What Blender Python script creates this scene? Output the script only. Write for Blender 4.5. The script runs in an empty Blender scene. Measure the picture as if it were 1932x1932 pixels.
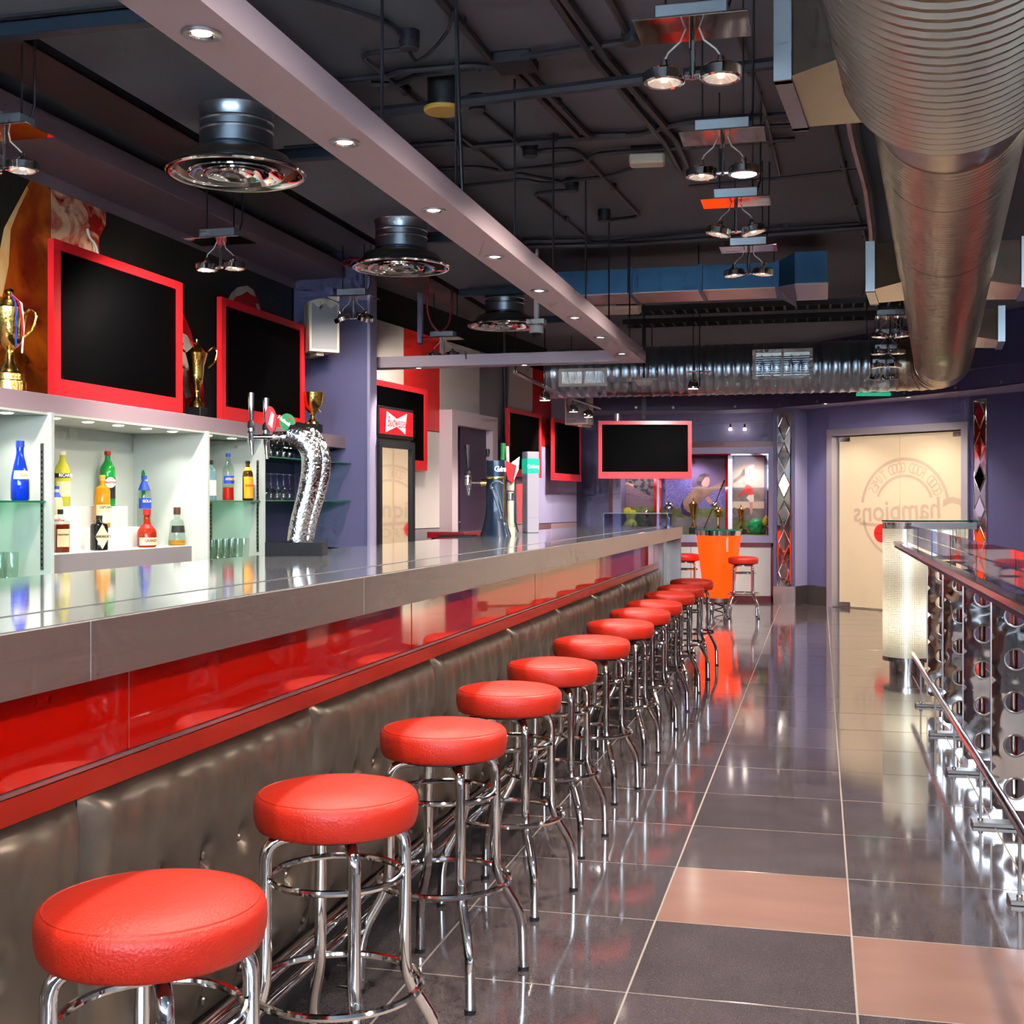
import bpy, bmesh, math, random
from mathutils import Vector, Matrix

random.seed(7)
SC = bpy.context.scene
COL = SC.collection

# ------------------------------------------------------------------ camera
F, CX, CY, VX, H = 2350.0, 966.0, 952.0, 1546.5, 1.317
TH = math.atan((VX - CX) / F)
CO, SI = math.cos(TH), math.sin(TH)
cam = bpy.data.cameras.new('camera'); cam.sensor_width = 36; cam.lens = F / 1932 * 36
cam.shift_y = -14 / 1932; cam.clip_start = .05
co = bpy.data.objects.new('camera', cam); COL.objects.link(co)
co.location = (0, 0, H); co.rotation_euler = (math.pi / 2, 0, TH)
SC.camera = co

# ------------------------------------------------------------------ view, world
SC.view_settings.view_transform = 'Standard'; SC.view_settings.look = 'None'
SC.view_settings.exposure = 1.48; SC.view_settings.gamma = 1; SC.view_settings.use_curve_mapping = False
try:
    SC.cycles.use_denoising = True
    SC.cycles.sample_clamp_indirect = 6
    SC.cycles.caustics_reflective = False; SC.cycles.caustics_refractive = False
    SC.cycles.max_bounces = 6; SC.cycles.diffuse_bounces = 2; SC.cycles.glossy_bounces = 4; SC.cycles.transmission_bounces = 6; SC.cycles.transparent_max_bounces = 24
    SC.cycles.use_adaptive_sampling = True; SC.cycles.adaptive_threshold = .08; SC.cycles.adaptive_min_samples = 12
except Exception:
    pass
w = bpy.data.worlds.new('sky'); SC.world = w; w.use_nodes = True
bg = w.node_tree.nodes['Background']; bg.inputs[0].default_value = (.62, .80, 1, 1); bg.inputs[1].default_value = 11

# ------------------------------------------------------------------ geometry of the place
def LZ(L, Z, z=0.0):
    "L metres right of the bar-parallel line through the camera, Z metres deep"
    return Vector((L * CO, Z / CO + SI * L, z))
def pt(u, v, Z):
    return LZ((u - VX) / F * Z, Z, H + (CY - v) / F * Z)
def onX(u, v, X):
    return pt(u, v, X / CO * F / (u - VX))
def onY(u, v, Y):
    return pt(u, v, Y / ((u - CX) / F * SI + CO))
def onz(u, v, z):
    return pt(u, v, (z - H) * F / (CY - v))
def proj(p):
    r = p[0] * CO + p[1] * SI; d = -p[0] * SI + p[1] * CO
    if d < .05: return None
    return CX + F * r / d, CY - F * (p[2] - H) / d, d

# ------------------------------------------------------------------ objects
def thing(name, label, cat, loc=(0, 0, 0), rz=0, group=None):
    o = bpy.data.objects.new(name, None); COL.objects.link(o)
    o.empty_display_size = .05
    o.location = loc; o.rotation_euler = (0, 0, rz); o['label'] = label; o['category'] = cat
    if group: o['group'] = group
    return o
def tag(o, label, cat, group=None):
    o['label'] = label; o['category'] = cat
    if group: o['group'] = group
    return o

class B:
    "collects geometry; build() links it as one mesh object"
    def __init__(s, off=(0, 0, 0)):
        s.v = []; s.f = []; s.off = Vector(off)
    def raw(s, vs, fs, M=None):
        n = len(s.v)
        for p in vs:
            p = Vector(p)
            s.v.append(M @ p if M is not None else p)
        s.f += [tuple(i + n for i in f) for f in fs]
        return s
    def box(s, x0, x1, y0, y1, z0, z1, b=0, M=None):
        c = Vector(((x0 + x1) / 2, (y0 + y1) / 2, (z0 + z1) / 2)); h = (abs(x1 - x0) / 2, abs(y1 - y0) / 2, abs(z1 - z0) / 2)
        if b <= 0:
            vs = [c + Vector((sx * h[0], sy * h[1], sz * h[2])) for sx in (-1, 1) for sy in (-1, 1) for sz in (-1, 1)]
            return s.raw(vs, [(0, 1, 3, 2), (4, 6, 7, 5), (0, 4, 5, 1), (2, 3, 7, 6), (0, 2, 6, 4), (1, 5, 7, 3)], M)
        b = min(b, min(h) * .95); vs = []; ix = {}
        S = (-1, 1)
        for sx in S:
            for sy in S:
                for sz in S:
                    for a in range(3):
                        q = [sx * (h[0] - b), sy * (h[1] - b), sz * (h[2] - b)]
                        q[a] = (sx, sy, sz)[a] * h[a]
                        ix[(sx, sy, sz, a)] = len(vs); vs.append(c + Vector(q))
        fs = []
        def k(sg, a): return ix[(sg[0], sg[1], sg[2], a)]
        for a in range(3):
            o1, o2 = [i for i in range(3) if i != a]
            for sa in S:
                q = []
                for (p1, p2) in ((-1, -1), (1, -1), (1, 1), (-1, 1)):
                    sg = [0, 0, 0]; sg[a] = sa; sg[o1] = p1; sg[o2] = p2; q.append(k(sg, a))
                fs.append(tuple(q))
            for p1 in S:
                for p2 in S:
                    lo = [0, 0, 0]; hi = [0, 0, 0]
                    lo[a] = -1; hi[a] = 1
                    for g in (lo, hi): g[o1] = p1; g[o2] = p2
                    fs.append((k(lo, o1), k(lo, o2), k(hi, o2), k(hi, o1)))
        for sx in S:
            for sy in S:
                for sz in S: fs.append(tuple(k((sx, sy, sz), a) for a in range(3)))
        return s.raw(vs, fs, M)
    def tube(s, pts, r, n=8, closed=False, M=None):
        pts = [Vector(p) for p in pts]; m = len(pts); vs = []; fs = []
        rs = r if isinstance(r, (list, tuple)) else [r] * m
        T = []
        for i in range(m):
            a = pts[(i - 1) % m] if (closed or i > 0) else pts[i]
            b = pts[(i + 1) % m] if (closed or i < m - 1) else pts[i]
            t = b - a
            T.append(t.normalized() if t.length > 1e-9 else Vector((0, 0, 1)))
        u = T[0].orthogonal().normalized()
        for i in range(m):
            u = u - T[i] * u.dot(T[i])
            u = u.normalized() if u.length > 1e-6 else T[i].orthogonal().normalized()
            w_ = T[i].cross(u)
            for j in range(n):
                a = 2 * math.pi * j / n
                vs.append(pts[i] + (u * math.cos(a) + w_ * math.sin(a)) * rs[i])
        for i in range(m if closed else m - 1):
            i2 = (i + 1) % m
            sh = 0
            if closed and i2 == 0:
                d0 = [(vs[i * n] - vs[q]).length for q in range(n)]; sh = d0.index(min(d0))
            for j in range(n):
                fs.append((i * n + j, i * n + (j + 1) % n, i2 * n + (j + 1 + sh) % n, i2 * n + (j + sh) % n))
        if not closed:
            fs.append(tuple(range(n))); fs.append(tuple((m - 1) * n + j for j in range(n)))
        return s.raw(vs, fs, M)
    def cyl(s, p0, p1, r, r2=None, n=16):
        return s.tube([p0, p1], [r, r if r2 is None else r2], n)
    def lathe(s, prof, n=24, M=None, c=(0, 0, 0), a0=0, a1=2 * math.pi):
        full = abs(a1 - a0 - 2 * math.pi) < 1e-6; k = n if full else n + 1
        vs = []; fs = []; ring = []
        for (r, z) in prof:
            if r < 1e-6 and full:
                ring.append([len(vs)]); vs.append(Vector((c[0], c[1], c[2] + z)))
            else:
                q = []
                for j in range(k):
                    a = a0 + (a1 - a0) * j / n
                    q.append(len(vs)); vs.append(Vector((c[0] + r * math.cos(a), c[1] + r * math.sin(a), c[2] + z)))
                ring.append(q)
        for A, C in zip(ring, ring[1:]):
            for j in range(n):
                j2 = (j + 1) % k
                if len(A) == 1 and len(C) == 1: continue
                if len(A) == 1: fs.append((A[0], C[j], C[j2]))
                elif len(C) == 1: fs.append((A[j], C[0], A[j2]))
                else: fs.append((A[j], A[j2], C[j2], C[j]))
        return s.raw(vs, fs, M)
    def ball(s, c, r, n=16, sz=1):
        m = n // 2
        return s.lathe([(r * math.sin(math.pi * i / m), -r * sz * math.cos(math.pi * i / m)) for i in range(m + 1)], n, None, c)
    def prism(s, pts, vec):
        pts = [Vector(p) for p in pts]; n = len(pts); vec = Vector(vec)
        vs = pts + [p + vec for p in pts]
        fs = [tuple(range(n)), tuple(range(2 * n - 1, n - 1, -1))] + [(i, (i + 1) % n, n + (i + 1) % n, n + i) for i in range(n)]
        return s.raw(vs, fs)
    def quad(s, *p):
        return s.raw(p, [tuple(range(len(p)))])
    def text(s, t, size, M, align='CENTER', ext=.0008, shear=0, sx=1, bold=0):
        c = bpy.data.curves.new('t', 'FONT'); c.body = t; c.size = size; c.align_x = align; c.align_y = 'CENTER'
        c.extrude = ext; c.shear = shear; c.resolution_u = 3; c.offset = bold
        o = bpy.data.objects.new('t', c); COL.objects.link(o)
        bpy.context.view_layer.update()
        m = bpy.data.meshes.new_from_object(o.evaluated_get(bpy.context.evaluated_depsgraph_get()))
        s.raw([Vector((v.co.x * sx, v.co.y, v.co.z)) for v in m.vertices], [tuple(p.vertices) for p in m.polygons], M)
        bpy.data.objects.remove(o); bpy.data.curves.remove(c); bpy.data.meshes.remove(m)
        return s
    def mesh(s, name, mat, smooth=35):
        me = bpy.data.meshes.new(name)
        me.from_pydata([tuple(p - s.off) for p in s.v], [], s.f)
        bm = bmesh.new(); bm.from_mesh(me); bmesh.ops.recalc_face_normals(bm, faces=bm.faces); bm.to_mesh(me); bm.free()
        if smooth:
            me.shade_smooth(); me.set_sharp_from_angle(angle=math.radians(smooth))
        if mat: me.materials.append(mat)
        return me
    def build(s, name, mat, parent=None, smooth=35, label=None):
        o = bpy.data.objects.new(name, s.mesh(name, mat, smooth)); COL.objects.link(o)
        if parent is not None: o.parent = parent
        if label: o['label'] = label
        return o

def struct(name, b, mat, parent=None, smooth=35):
    o = b.build(name, mat, parent, smooth)
    if parent is None: o['kind'] = 'structure'
    return o
def inst(o, parent=None, loc=None, rz=None):
    c = o.copy(); COL.objects.link(c)
    if parent is not None: c.parent = parent
    if loc is not None: c.location = loc
    if rz is not None: c.rotation_euler = (0, 0, rz)
    return c
def tree(o, parent=None):
    c = o.copy(); COL.objects.link(c); c.parent = parent
    for ch in list(o.children): tree(ch, c)
    return c
def arc(pts, r, n=5):
    "round the inner corners of a polyline"
    pts = [Vector(p) for p in pts]; out = [pts[0]]
    for a, b, c in zip(pts, pts[1:], pts[2:]):
        d1 = (a - b); d2 = (c - b); k = min(r, d1.length * .45, d2.length * .45)
        p, q = b + d1.normalized() * k, b + d2.normalized() * k
        for i in range(n + 1):
            t = i / n; out.append(p * (1 - t) ** 2 + b * 2 * t * (1 - t) + q * t * t)
    return out + [pts[-1]]
def frameM(o, ex, ey, ez=None):
    ex = Vector(ex).normalized(); ey = Vector(ey).normalized(); ez = Vector(ez).normalized() if ez else ex.cross(ey)
    return Matrix(((ex.x, ey.x, ez.x, o[0]), (ex.y, ey.y, ez.y, o[1]), (ex.z, ey.z, ez.z, o[2]), (0, 0, 0, 1)))
ORD = ['first', 'second', 'third', 'fourth', 'fifth', 'sixth', 'seventh', 'eighth', 'ninth', 'tenth', 'eleventh', 'twelfth', 'thirteenth', 'fourteenth', 'fifteenth', 'sixteenth']

# ------------------------------------------------------------------ materials
def lin(h):
    if isinstance(h, str):
        c = [int(h[i:i + 2], 16) / 255 for i in (0, 2, 4)]
        return tuple(x / 12.92 if x <= .04045 else ((x + .055) / 1.055) ** 2.4 for x in c)
    return h
def mat(name, col, rough=.5, metal=0, noise=0, nscale=8, bump=0, bscale=60, trans=0, ior=1.45, coat=0, spec=.5, emit=None, estr=0, stretch=None, rvar=0, aniso=0, objvar=0, alpha=1):
    m = bpy.data.materials.new(name); m.use_nodes = True
    nt = m.node_tree; N = nt.nodes; P = N['Principled BSDF']; lk = nt.links.new
    c = lin(col)
    P.inputs['Base Color'].default_value = (*c, 1); P.inputs['Roughness'].default_value = rough; P.inputs['Metallic'].default_value = metal
    P.inputs['Transmission Weight'].default_value = trans; P.inputs['IOR'].default_value = ior; P.inputs['Coat Weight'].default_value = coat
    P.inputs['Coat Roughness'].default_value = .04; P.inputs['Specular IOR Level'].default_value = spec; P.inputs['Anisotropic'].default_value = aniso
    P.inputs['Alpha'].default_value = alpha
    if emit is not None:
        P.inputs['Emission Color'].default_value = (*lin(emit), 1); P.inputs['Emission Strength'].default_value = estr
    tc = N.new('ShaderNodeTexCoord'); mp = N.new('ShaderNodeMapping'); lk(tc.outputs['Object'], mp.inputs[0])
    if stretch: mp.inputs['Scale'].default_value = stretch
    n = N.new('ShaderNodeTexNoise'); n.inputs['Scale'].default_value = nscale; n.inputs['Detail'].default_value = 2; lk(mp.outputs[0], n.inputs[0])
    src = None
    if noise:
        mx = N.new('ShaderNodeMix'); mx.data_type = 'RGBA'
        mx.inputs[6].default_value = (*[x * (1 - noise) for x in c], 1); mx.inputs[7].default_value = (*[min(1, x * (1 + noise)) for x in c], 1)
        lk(n.outputs['Fac'], mx.inputs[0]); src = mx.outputs[2]
    if objvar:
        oi = N.new('ShaderNodeObjectInfo'); hs = N.new('ShaderNodeHueSaturation')
        mr = N.new('ShaderNodeMapRange'); mr.inputs[3].default_value = 1 - objvar; mr.inputs[4].default_value = 1 + objvar
        lk(oi.outputs['Random'], mr.inputs[0]); lk(mr.outputs[0], hs.inputs['Value'])
        if src: lk(src, hs.inputs['Color'])
        else: hs.inputs['Color'].default_value = (*c, 1)
        src = hs.outputs[0]
    if src: lk(src, P.inputs['Base Color'])
    if rvar:
        mr = N.new('ShaderNodeMapRange'); mr.inputs[3].default_value = max(0, rough - rvar); mr.inputs[4].default_value = rough + rvar
        lk(n.outputs['Fac'], mr.inputs[0]); lk(mr.outputs[0], P.inputs['Roughness'])
    if bump:
        n2 = N.new('ShaderNodeTexNoise'); n2.inputs['Scale'].default_value = bscale; n2.inputs['Detail'].default_value = 1; lk(mp.outputs[0], n2.inputs[0])
        bp = N.new('ShaderNodeBump'); bp.inputs['Strength'].default_value = bump; bp.inputs['Distance'].default_value = .01
        lk(n2.outputs['Fac'], bp.inputs['Height']); lk(bp.outputs[0], P.inputs['Normal'])
    return m

M = {}
def defm(k, *a, **kw): M[k] = mat(k, *a, **kw)
defm('chrome', 'd8d4d0', .07, 1, noise=.06, nscale=40)
defm('gold', 'e6bc62', .16, 1, noise=.15, nscale=30, bump=.12, bscale=60)
defm('silver', 'd8d6d2', .12, 1, noise=.1, nscale=30)
defm('fin_metal', 'cdc6c2', .05, 1, noise=.1, nscale=5, bump=.3, bscale=8)
defm('steel', 'cdc3be', .34, 1, noise=.05, nscale=4, stretch=(2, .3, 60), rvar=.03)
defm('steel_top', 'cfd0d2', .07, .84, noise=.05, nscale=5, stretch=(30, .6, 1), rvar=.03)
defm('steel_dull', '9d948f', .34, 1, noise=.12, nscale=6, rvar=.06)
defm('galv_cool', 'a2adb6', .30, 1, noise=.05, nscale=12)
defm('galv', 'b0a290', .30, 1, noise=.08, nscale=14, rvar=.02)
defm('leather_red', 'b4220e', .42, 0, noise=.08, nscale=18, bump=.16, bscale=220, spec=.5)
defm('leather_red_dark', 'b00f10', .32, 0, noise=.10, nscale=18, bump=.12, bscale=220)
defm('pewter', '72665a', .33, .75, noise=.2, nscale=6, bump=.10, bscale=14, rvar=.06)
defm('red_gloss', 'c81004', .03, 0, noise=.05, nscale=3, spec=.5, ior=2.1)
defm('red_paint', 'd8231f', .38, 0, noise=.05, nscale=4)
defm('red_frame', 'e8222a', .30, 0, noise=.05, nscale=4)
defm('frame_steel', 'b4aeb8', .34, .55, noise=.05, nscale=5)
defm('red_edge', '8a1a2a', .3, 0, noise=.06)
defm('wine', '6d0f1c', .35, 0, noise=.08)
defm('mauve', 'cbb4ba', .55, 0, noise=.05, nscale=2)  # the mauve paint in its lit tone, as on the beam
defm('mauve_shaded', '8f7a84', .6, 0, noise=.06, nscale=2)  # same mauve paint darkened: shade on soffit and ledge put into the colour
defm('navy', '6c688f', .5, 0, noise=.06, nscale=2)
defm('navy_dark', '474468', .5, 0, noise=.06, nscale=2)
defm('lavender', 'aaa2c2', .5, 0, noise=.06, nscale=3)
defm('aubergine', '40304a', .45, 0, noise=.06, nscale=3)
defm('ceil', '71767f', .85, 0, noise=.16, nscale=1.2, bump=.2, bscale=5)
defm('ceil_panel', '6c707a', .7, 0, noise=.1, nscale=2)
defm('void', '17151a', .9, 0, noise=.2, nscale=3)
defm('black_metal', '26262b', .5, .2, noise=.15, nscale=12)
defm('conduit', '35343a', .45, .3, noise=.15, nscale=14)
defm('steel_daylight_blue', '264f6d', .38, .5, noise=.12, nscale=6)  # blue stands for cool daylight on the bare duct metal
defm('rail_dark', '1f2b38', .45, .3, noise=.12, nscale=6)
defm('skirt', '3d4a57', .34, .6, noise=.12, nscale=6)
defm('satin', 'aeb4b8', .3, .9, noise=.06, nscale=20)
defm('black', '08080a', .35, 0, noise=.2, nscale=10)
defm('rubber', '15151a', .6, 0, noise=.2, nscale=20)
defm('screen', '020203', .6, 0, noise=.3, nscale=2, spec=.03)
defm('white', 'd8d4ce', .5, 0, noise=.04, nscale=4)
defm('niche_white', 'bcc4bc', .45, 0, noise=.04, nscale=2)
defm('cream', 'd9cdb4', .5, 0, noise=.06, nscale=8)
defm('yellow_cream', 'd9a94a', .5, 0, noise=.06, nscale=8)
defm('grey_cloth', '9b9a9d', .8, 0, noise=.12, nscale=160)
defm('panel_white', 'cfc6c0', .45, 0, noise=.04, nscale=2)
defm('panel_grey', '8a8589', .45, 0, noise=.04, nscale=2)
defm('panel_pink', 'b08d90', .45, 0, noise=.05, nscale=2)
defm('panel_brown', '7c5558', .45, 0, noise=.05, nscale=2)
defm('glass', 'f2fbf7', .02, 0, trans=1, ior=1.3, noise=.02)
defm('glass_edge', '1f8f6c', .06, 0, trans=.5, ior=1.45, noise=.1)
defm('glass_shelf', 'bfeadb', .03, 0, trans=.92, ior=1.3, noise=.02)
defm('acrylic', 'eef0f6', .03, 0, trans=1, ior=1.2, noise=.02)
defm('mirror', 'e4dcda', .03, 1, noise=.03)
defm('mirror_dark', 'aaa2a0', .06, 1, noise=.15, nscale=5, bump=.10, bscale=6)
defm('cooler_glass', '1c1814', .03, 0, spec=1, ior=4.5, noise=.1)
defm('granite', '121215', .6, 0, noise=.8, nscale=120, spec=.2)
defm('wood_tan', 'a4763f', .5, 0, noise=.2, nscale=9)
defm('cable_black', '121318', .5, 0, noise=.2, nscale=20)
defm('cable_white', 'd8d0c4', .4, 0, noise=.05)
defm('cable_red', 'a8283a', .4, 0, noise=.1)
defm('grout', '938780', .8, 0, noise=.15, nscale=30)
defm('tile_brown', '8b6a60', .13, 0, noise=.16, nscale=2.2, stretch=(1, 3, 1), rvar=.04, spec=.5)
defm('plinth', '1d1a1c', .3, 0, noise=.2)
defm('lens', 'fff4e0', .3, emit='fff0dc', estr=9)
defm('lens_dim', 'd8d0c8', .15, .8, noise=.05, emit='ffe3cc', estr=.16)
defm('lens_hot', 'ffffff', .3, emit='fff2e2', estr=22)
defm('orange_glow', 'b83a06', .35, emit='ff3400', estr=.85)
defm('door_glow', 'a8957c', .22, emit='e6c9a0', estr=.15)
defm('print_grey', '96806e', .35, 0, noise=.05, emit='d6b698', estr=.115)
defm('print_dark', '8e7560', .35, 0, noise=.05, emit='a88a68', estr=.2)

def thin(name, tint, k=.5, rough=.02, extra=0.0):
    "clear thin sheet: transparent, with a reflection that grows towards grazing angles"
    m = bpy.data.materials.new(name); m.use_nodes = True; nt = m.node_tree; N = nt.nodes; lk = nt.links.new
    N.remove(N['Principled BSDF']); T = N.new('ShaderNodeBsdfTransparent'); T.inputs[0].default_value = (*lin(tint), 1)
    G_ = N.new('ShaderNodeBsdfGlossy'); G_.inputs['Roughness'].default_value = rough; lw = N.new('ShaderNodeLayerWeight'); lw.inputs[0].default_value = .5
    pw_ = N.new('ShaderNodeMath'); pw_.operation = 'POWER'; pw_.inputs[1].default_value = 4; lk(lw.outputs['Facing'], pw_.inputs[0])
    ad = N.new('ShaderNodeMath'); ad.operation = 'MULTIPLY_ADD'; ad.inputs[1].default_value = k; ad.inputs[2].default_value = extra; ad.use_clamp = True; lk(pw_.outputs[0], ad.inputs[0])
    mx = N.new('ShaderNodeMixShader'); lk(ad.outputs[0], mx.inputs[0]); lk(T.outputs[0], mx.inputs[1]); lk(G_.outputs[0], mx.inputs[2]); lk(mx.outputs[0], N['Material Output'].inputs[0])
    return m
M['glass'] = thin('glass', 'f2f8f4', .9, .02, .09)
M['acrylic'] = thin('acrylic', 'ecebf2', .55, .03, .05)
M['case_glass'] = thin('case_glass', 'f4f4f8', .3, .02, .005)
M['acrylic_box'] = thin('acrylic_box', 'e4e8f4', .4, .05, .03)
M['glass_shelf'] = thin('glass_shelf', 'c4ead9', .6, .02, .03)
# floor tile: charcoal stone with fine pale flecks
def tile_mat():
    m = mat('tile_dark', '4c4447', .075, 0, noise=.22, nscale=5, rvar=.03, objvar=.12, spec=.5, ior=1.75)
    nt = m.node_tree; N = nt.nodes; lk = nt.links.new; P = N['Principled BSDF']
    old = P.inputs['Base Color'].links[0].from_socket
    tc = N.new('ShaderNodeTexCoord'); v = N.new('ShaderNodeTexVoronoi'); v.inputs['Scale'].default_value = 55; lk(tc.outputs['Object'], v.inputs[0])
    r = N.new('ShaderNodeMapRange'); r.inputs[1].default_value = .05; r.inputs[2].default_value = .09; r.inputs[3].default_value = .55; r.inputs[4].default_value = 0
    lk(v.outputs['Distance'], r.inputs[0])
    n = N.new('ShaderNodeTexNoise'); n.inputs['Scale'].default_value = 240; lk(tc.outputs['Object'], n.inputs[0])
    g = N.new('ShaderNodeMapRange'); g.inputs[1].default_value = .55; g.inputs[2].default_value = .8; g.inputs[4].default_value = .35; lk(n.outputs['Fac'], g.inputs[0])
    ad = N.new('ShaderNodeMath'); ad.operation = 'ADD'; lk(r.outputs[0], ad.inputs[0]); lk(g.outputs[0], ad.inputs[1])
    mx = N.new('ShaderNodeMix'); mx.data_type = 'RGBA'; mx.inputs[7].default_value = (.35, .31, .29, 1)
    lk(ad.outputs[0], mx.inputs[0]); lk(old, mx.inputs[6]); lk(mx.outputs[2], P.inputs['Base Color'])
    return m
M['tile_dark'] = tile_mat()
# perforated metal sheet over a white diffuser
def perf_mat(name, polar):
    m = bpy.data.materials.new(name); m.use_nodes = True; nt = m.node_tree; N = nt.nodes; lk = nt.links.new
    P = N['Principled BSDF']; P.inputs['Base Color'].default_value = (.75, .68, .55, 1); P.inputs['Metallic'].default_value = .85; P.inputs['Roughness'].default_value = .38
    out = N['Material Output']; T = N.new('ShaderNodeBsdfTranslucent'); T.inputs[0].default_value = (.95, .9, .78, 1)
    tc = N.new('ShaderNodeTexCoord'); v = N.new('ShaderNodeTexVoronoi'); v.inputs['Scale'].default_value = 72; v.inputs['Randomness'].default_value = .12
    if polar:
        sp = N.new('ShaderNodeSeparateXYZ'); lk(tc.outputs['Object'], sp.inputs[0]); at = N.new('ShaderNodeMath'); at.operation = 'ARCTAN2'; lk(sp.outputs[1], at.inputs[0]); lk(sp.outputs[0], at.inputs[1])
        ml = N.new('ShaderNodeMath'); ml.operation = 'MULTIPLY'; ml.inputs[1].default_value = .183; lk(at.outputs[0], ml.inputs[0])
        cb = N.new('ShaderNodeCombineXYZ'); lk(ml.outputs[0], cb.inputs[0]); lk(sp.outputs[2], cb.inputs[1]); v.voronoi_dimensions = '2D'; lk(cb.outputs[0], v.inputs[0])
    else: lk(tc.outputs['Object'], v.inputs[0])
    r = N.new('ShaderNodeMapRange'); r.inputs[1].default_value = .36; r.inputs[2].default_value = .41; lk(v.outputs['Distance'], r.inputs[0])
    mx = N.new('ShaderNodeMixShader'); lk(r.outputs[0], mx.inputs[0]); lk(T.outputs[0], mx.inputs[1]); lk(P.outputs[0], mx.inputs[2]); lk(mx.outputs[0], out.inputs[0])
    return m
M['perf'] = perf_mat('perforated', True); M['perf_flat'] = perf_mat('perforated_flat', False)

def spot(name, parent, loc, energy, col=(1, .9, .8), angle=110, blend=.6, size=.04, aim=(0, 0, -1)):
    l = bpy.data.lights.new(name, 'SPOT'); l.energy = energy; l.color = col; l.spot_size = math.radians(angle); l.spot_blend = blend; l.shadow_soft_size = size
    o = bpy.data.objects.new(name, l); COL.objects.link(o); o.location = loc
    o.rotation_euler = Vector(aim).to_track_quat('-Z', 'Y').to_euler()
    if parent is not None: o.parent = parent
    return o
def point(name, parent, loc, energy, col=(1, .9, .8), size=.05):
    l = bpy.data.lights.new(name, 'POINT'); l.energy = energy; l.color = col; l.shadow_soft_size = size
    o = bpy.data.objects.new(name, l); COL.objects.link(o); o.location = loc
    if parent is not None: o.parent = parent
    return o
# ================================================================== THE ROOM
ZC = 3.34                       # ceiling
XW = -4.25 * CO                 # wall behind the back bar
YC = 9.35                       # return wall at the end of the back bar
YD = 17.41                      # display wall
struct('floor', B().box(-5.4, 5.4, -3.8, 19.4, -.2, -.014), M['tile_dark'])
FL = bpy.data.objects['floor']
struct('grout_bed', B().box(-1.75, 3.15, 1.6, 17.6, -.014, -.0008), M['grout'], FL)
# floor tiles, one object each
tb = B().box(-.298, .298, -.298, .298, -.008, 0, .0018)
tm_d, tm_b = tb.mesh('tile', M['tile_dark']), tb.mesh('tile_brown', M['tile_brown'])
X0, Y0 = .0946, 3.94
for i in range(-3, 5):
    for j in range(-4, 23):
        cx, cy = X0 + .6 * (i + .5), Y0 + .6 * (j + .5)
        q = [proj((cx + a * .3, cy + b * .3, 0)) for a in (-1, 1) for b in (-1, 1)]
        q = [k for k in q if k]
        if not q or max(k[0] for k in q) < 0 or min(k[0] for k in q) > 1932 or min(k[1] for k in q) > 1932: continue
        o = bpy.data.objects.new('tile', tm_b if (i, j) in ((-1, 0), (0, -1)) else tm_d); COL.objects.link(o); o.parent = FL
        o.location = (cx, cy, random.uniform(-.0003, .0003)); o.rotation_euler = (random.uniform(-.0009, .0009), random.uniform(-.0009, .0009), random.choice((0, 0, math.pi)))

struct('ceiling', B().box(-5.4, 5.4, -3.8, 19.4, ZC, ZC + .2), M['ceil'])
struct('wall_left', B().box(XW - .5, XW, -3.8, YC + .2, 0, ZC), M['void'])
struct('wall_left_light_block', B().box(-5.4, -5.2, -3.8, 19.4, 0, ZC), M['void'])  # unseen shell wall added to stop sky light leaking through gaps
struct('wall_far_light_block', B().box(-5.4, 5.4, 19.2, 19.4, 0, ZC), M['void'])  # added behind the far walls, unseen, to keep sky light out
struct('wall_right', B().box(4.6, 4.8, -3.8, 19.4, 0, ZC), M['panel_white'])
# wall behind the camera with its three tall windows
wb = B().box(-5.4, 5.4, -3.8, -3.5, 0, 1.75).box(-5.4, 5.4, -3.8, -3.5, 3.1, ZC)
for a, b in ((-5.4, -4.1), (-1.35, -1.15), (1.6, 1.8), (4.55, 5.4)): wb.box(a, b, -3.8, -3.5, 1.75, 3.1)
struct('wall_back', wb, M['panel_white'])
for k, (a, b) in enumerate(((-4.1, -1.35), (-1.15, 1.6), (1.8, 4.55))):
    f = B().box(a, a + .06, -3.7, -3.6, 1.75, 3.1).box(b - .06, b, -3.7, -3.6, 1.75, 3.1).box(a, b, -3.7, -3.6, 1.75, 1.81).box(a, b, -3.7, -3.6, 3.04, 3.1).box(a, b, -3.68, -3.62, 2.4, 2.44)
    struct('window_%d' % (k + 1), f, M['satin'])
    l = bpy.data.lights.new('window_portal', 'AREA'); l.shape = 'RECTANGLE'; l.size = b - a; l.size_y = 1.35
    try: l.cycles.is_portal = True
    except Exception: pass
    o = bpy.data.objects.new('window_portal', l); COL.objects.link(o); o.location = ((a + b) / 2, -3.65, 2.42); o.rotation_euler = (math.pi / 2, 0, math.pi)

# dark board hung over the bar, with its cross rails
XS0 = -2.89 * CO
dp = B().box(XS0, -2.1, -1.5, 12.4, 3.04, 3.09)
PAN = struct('ceiling_panel', dp, M['ceil_panel'])
for yy, x0 in ((3.9, XS0 - .12), (5.62, -2.6), (7.6, -2.62), (9.6, XS0), (11.2, XS0)):
    B().box(x0, -2.1, yy - .03, yy + .03, 2.985, 3.04, .004).build('cross_rail', M['rail_dark'], PAN)
    B().box(x0 + .1, -2.1, yy - .075, yy - .055, 3.03, 3.041).build('panel_joint', M['black_metal'], PAN)

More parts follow.
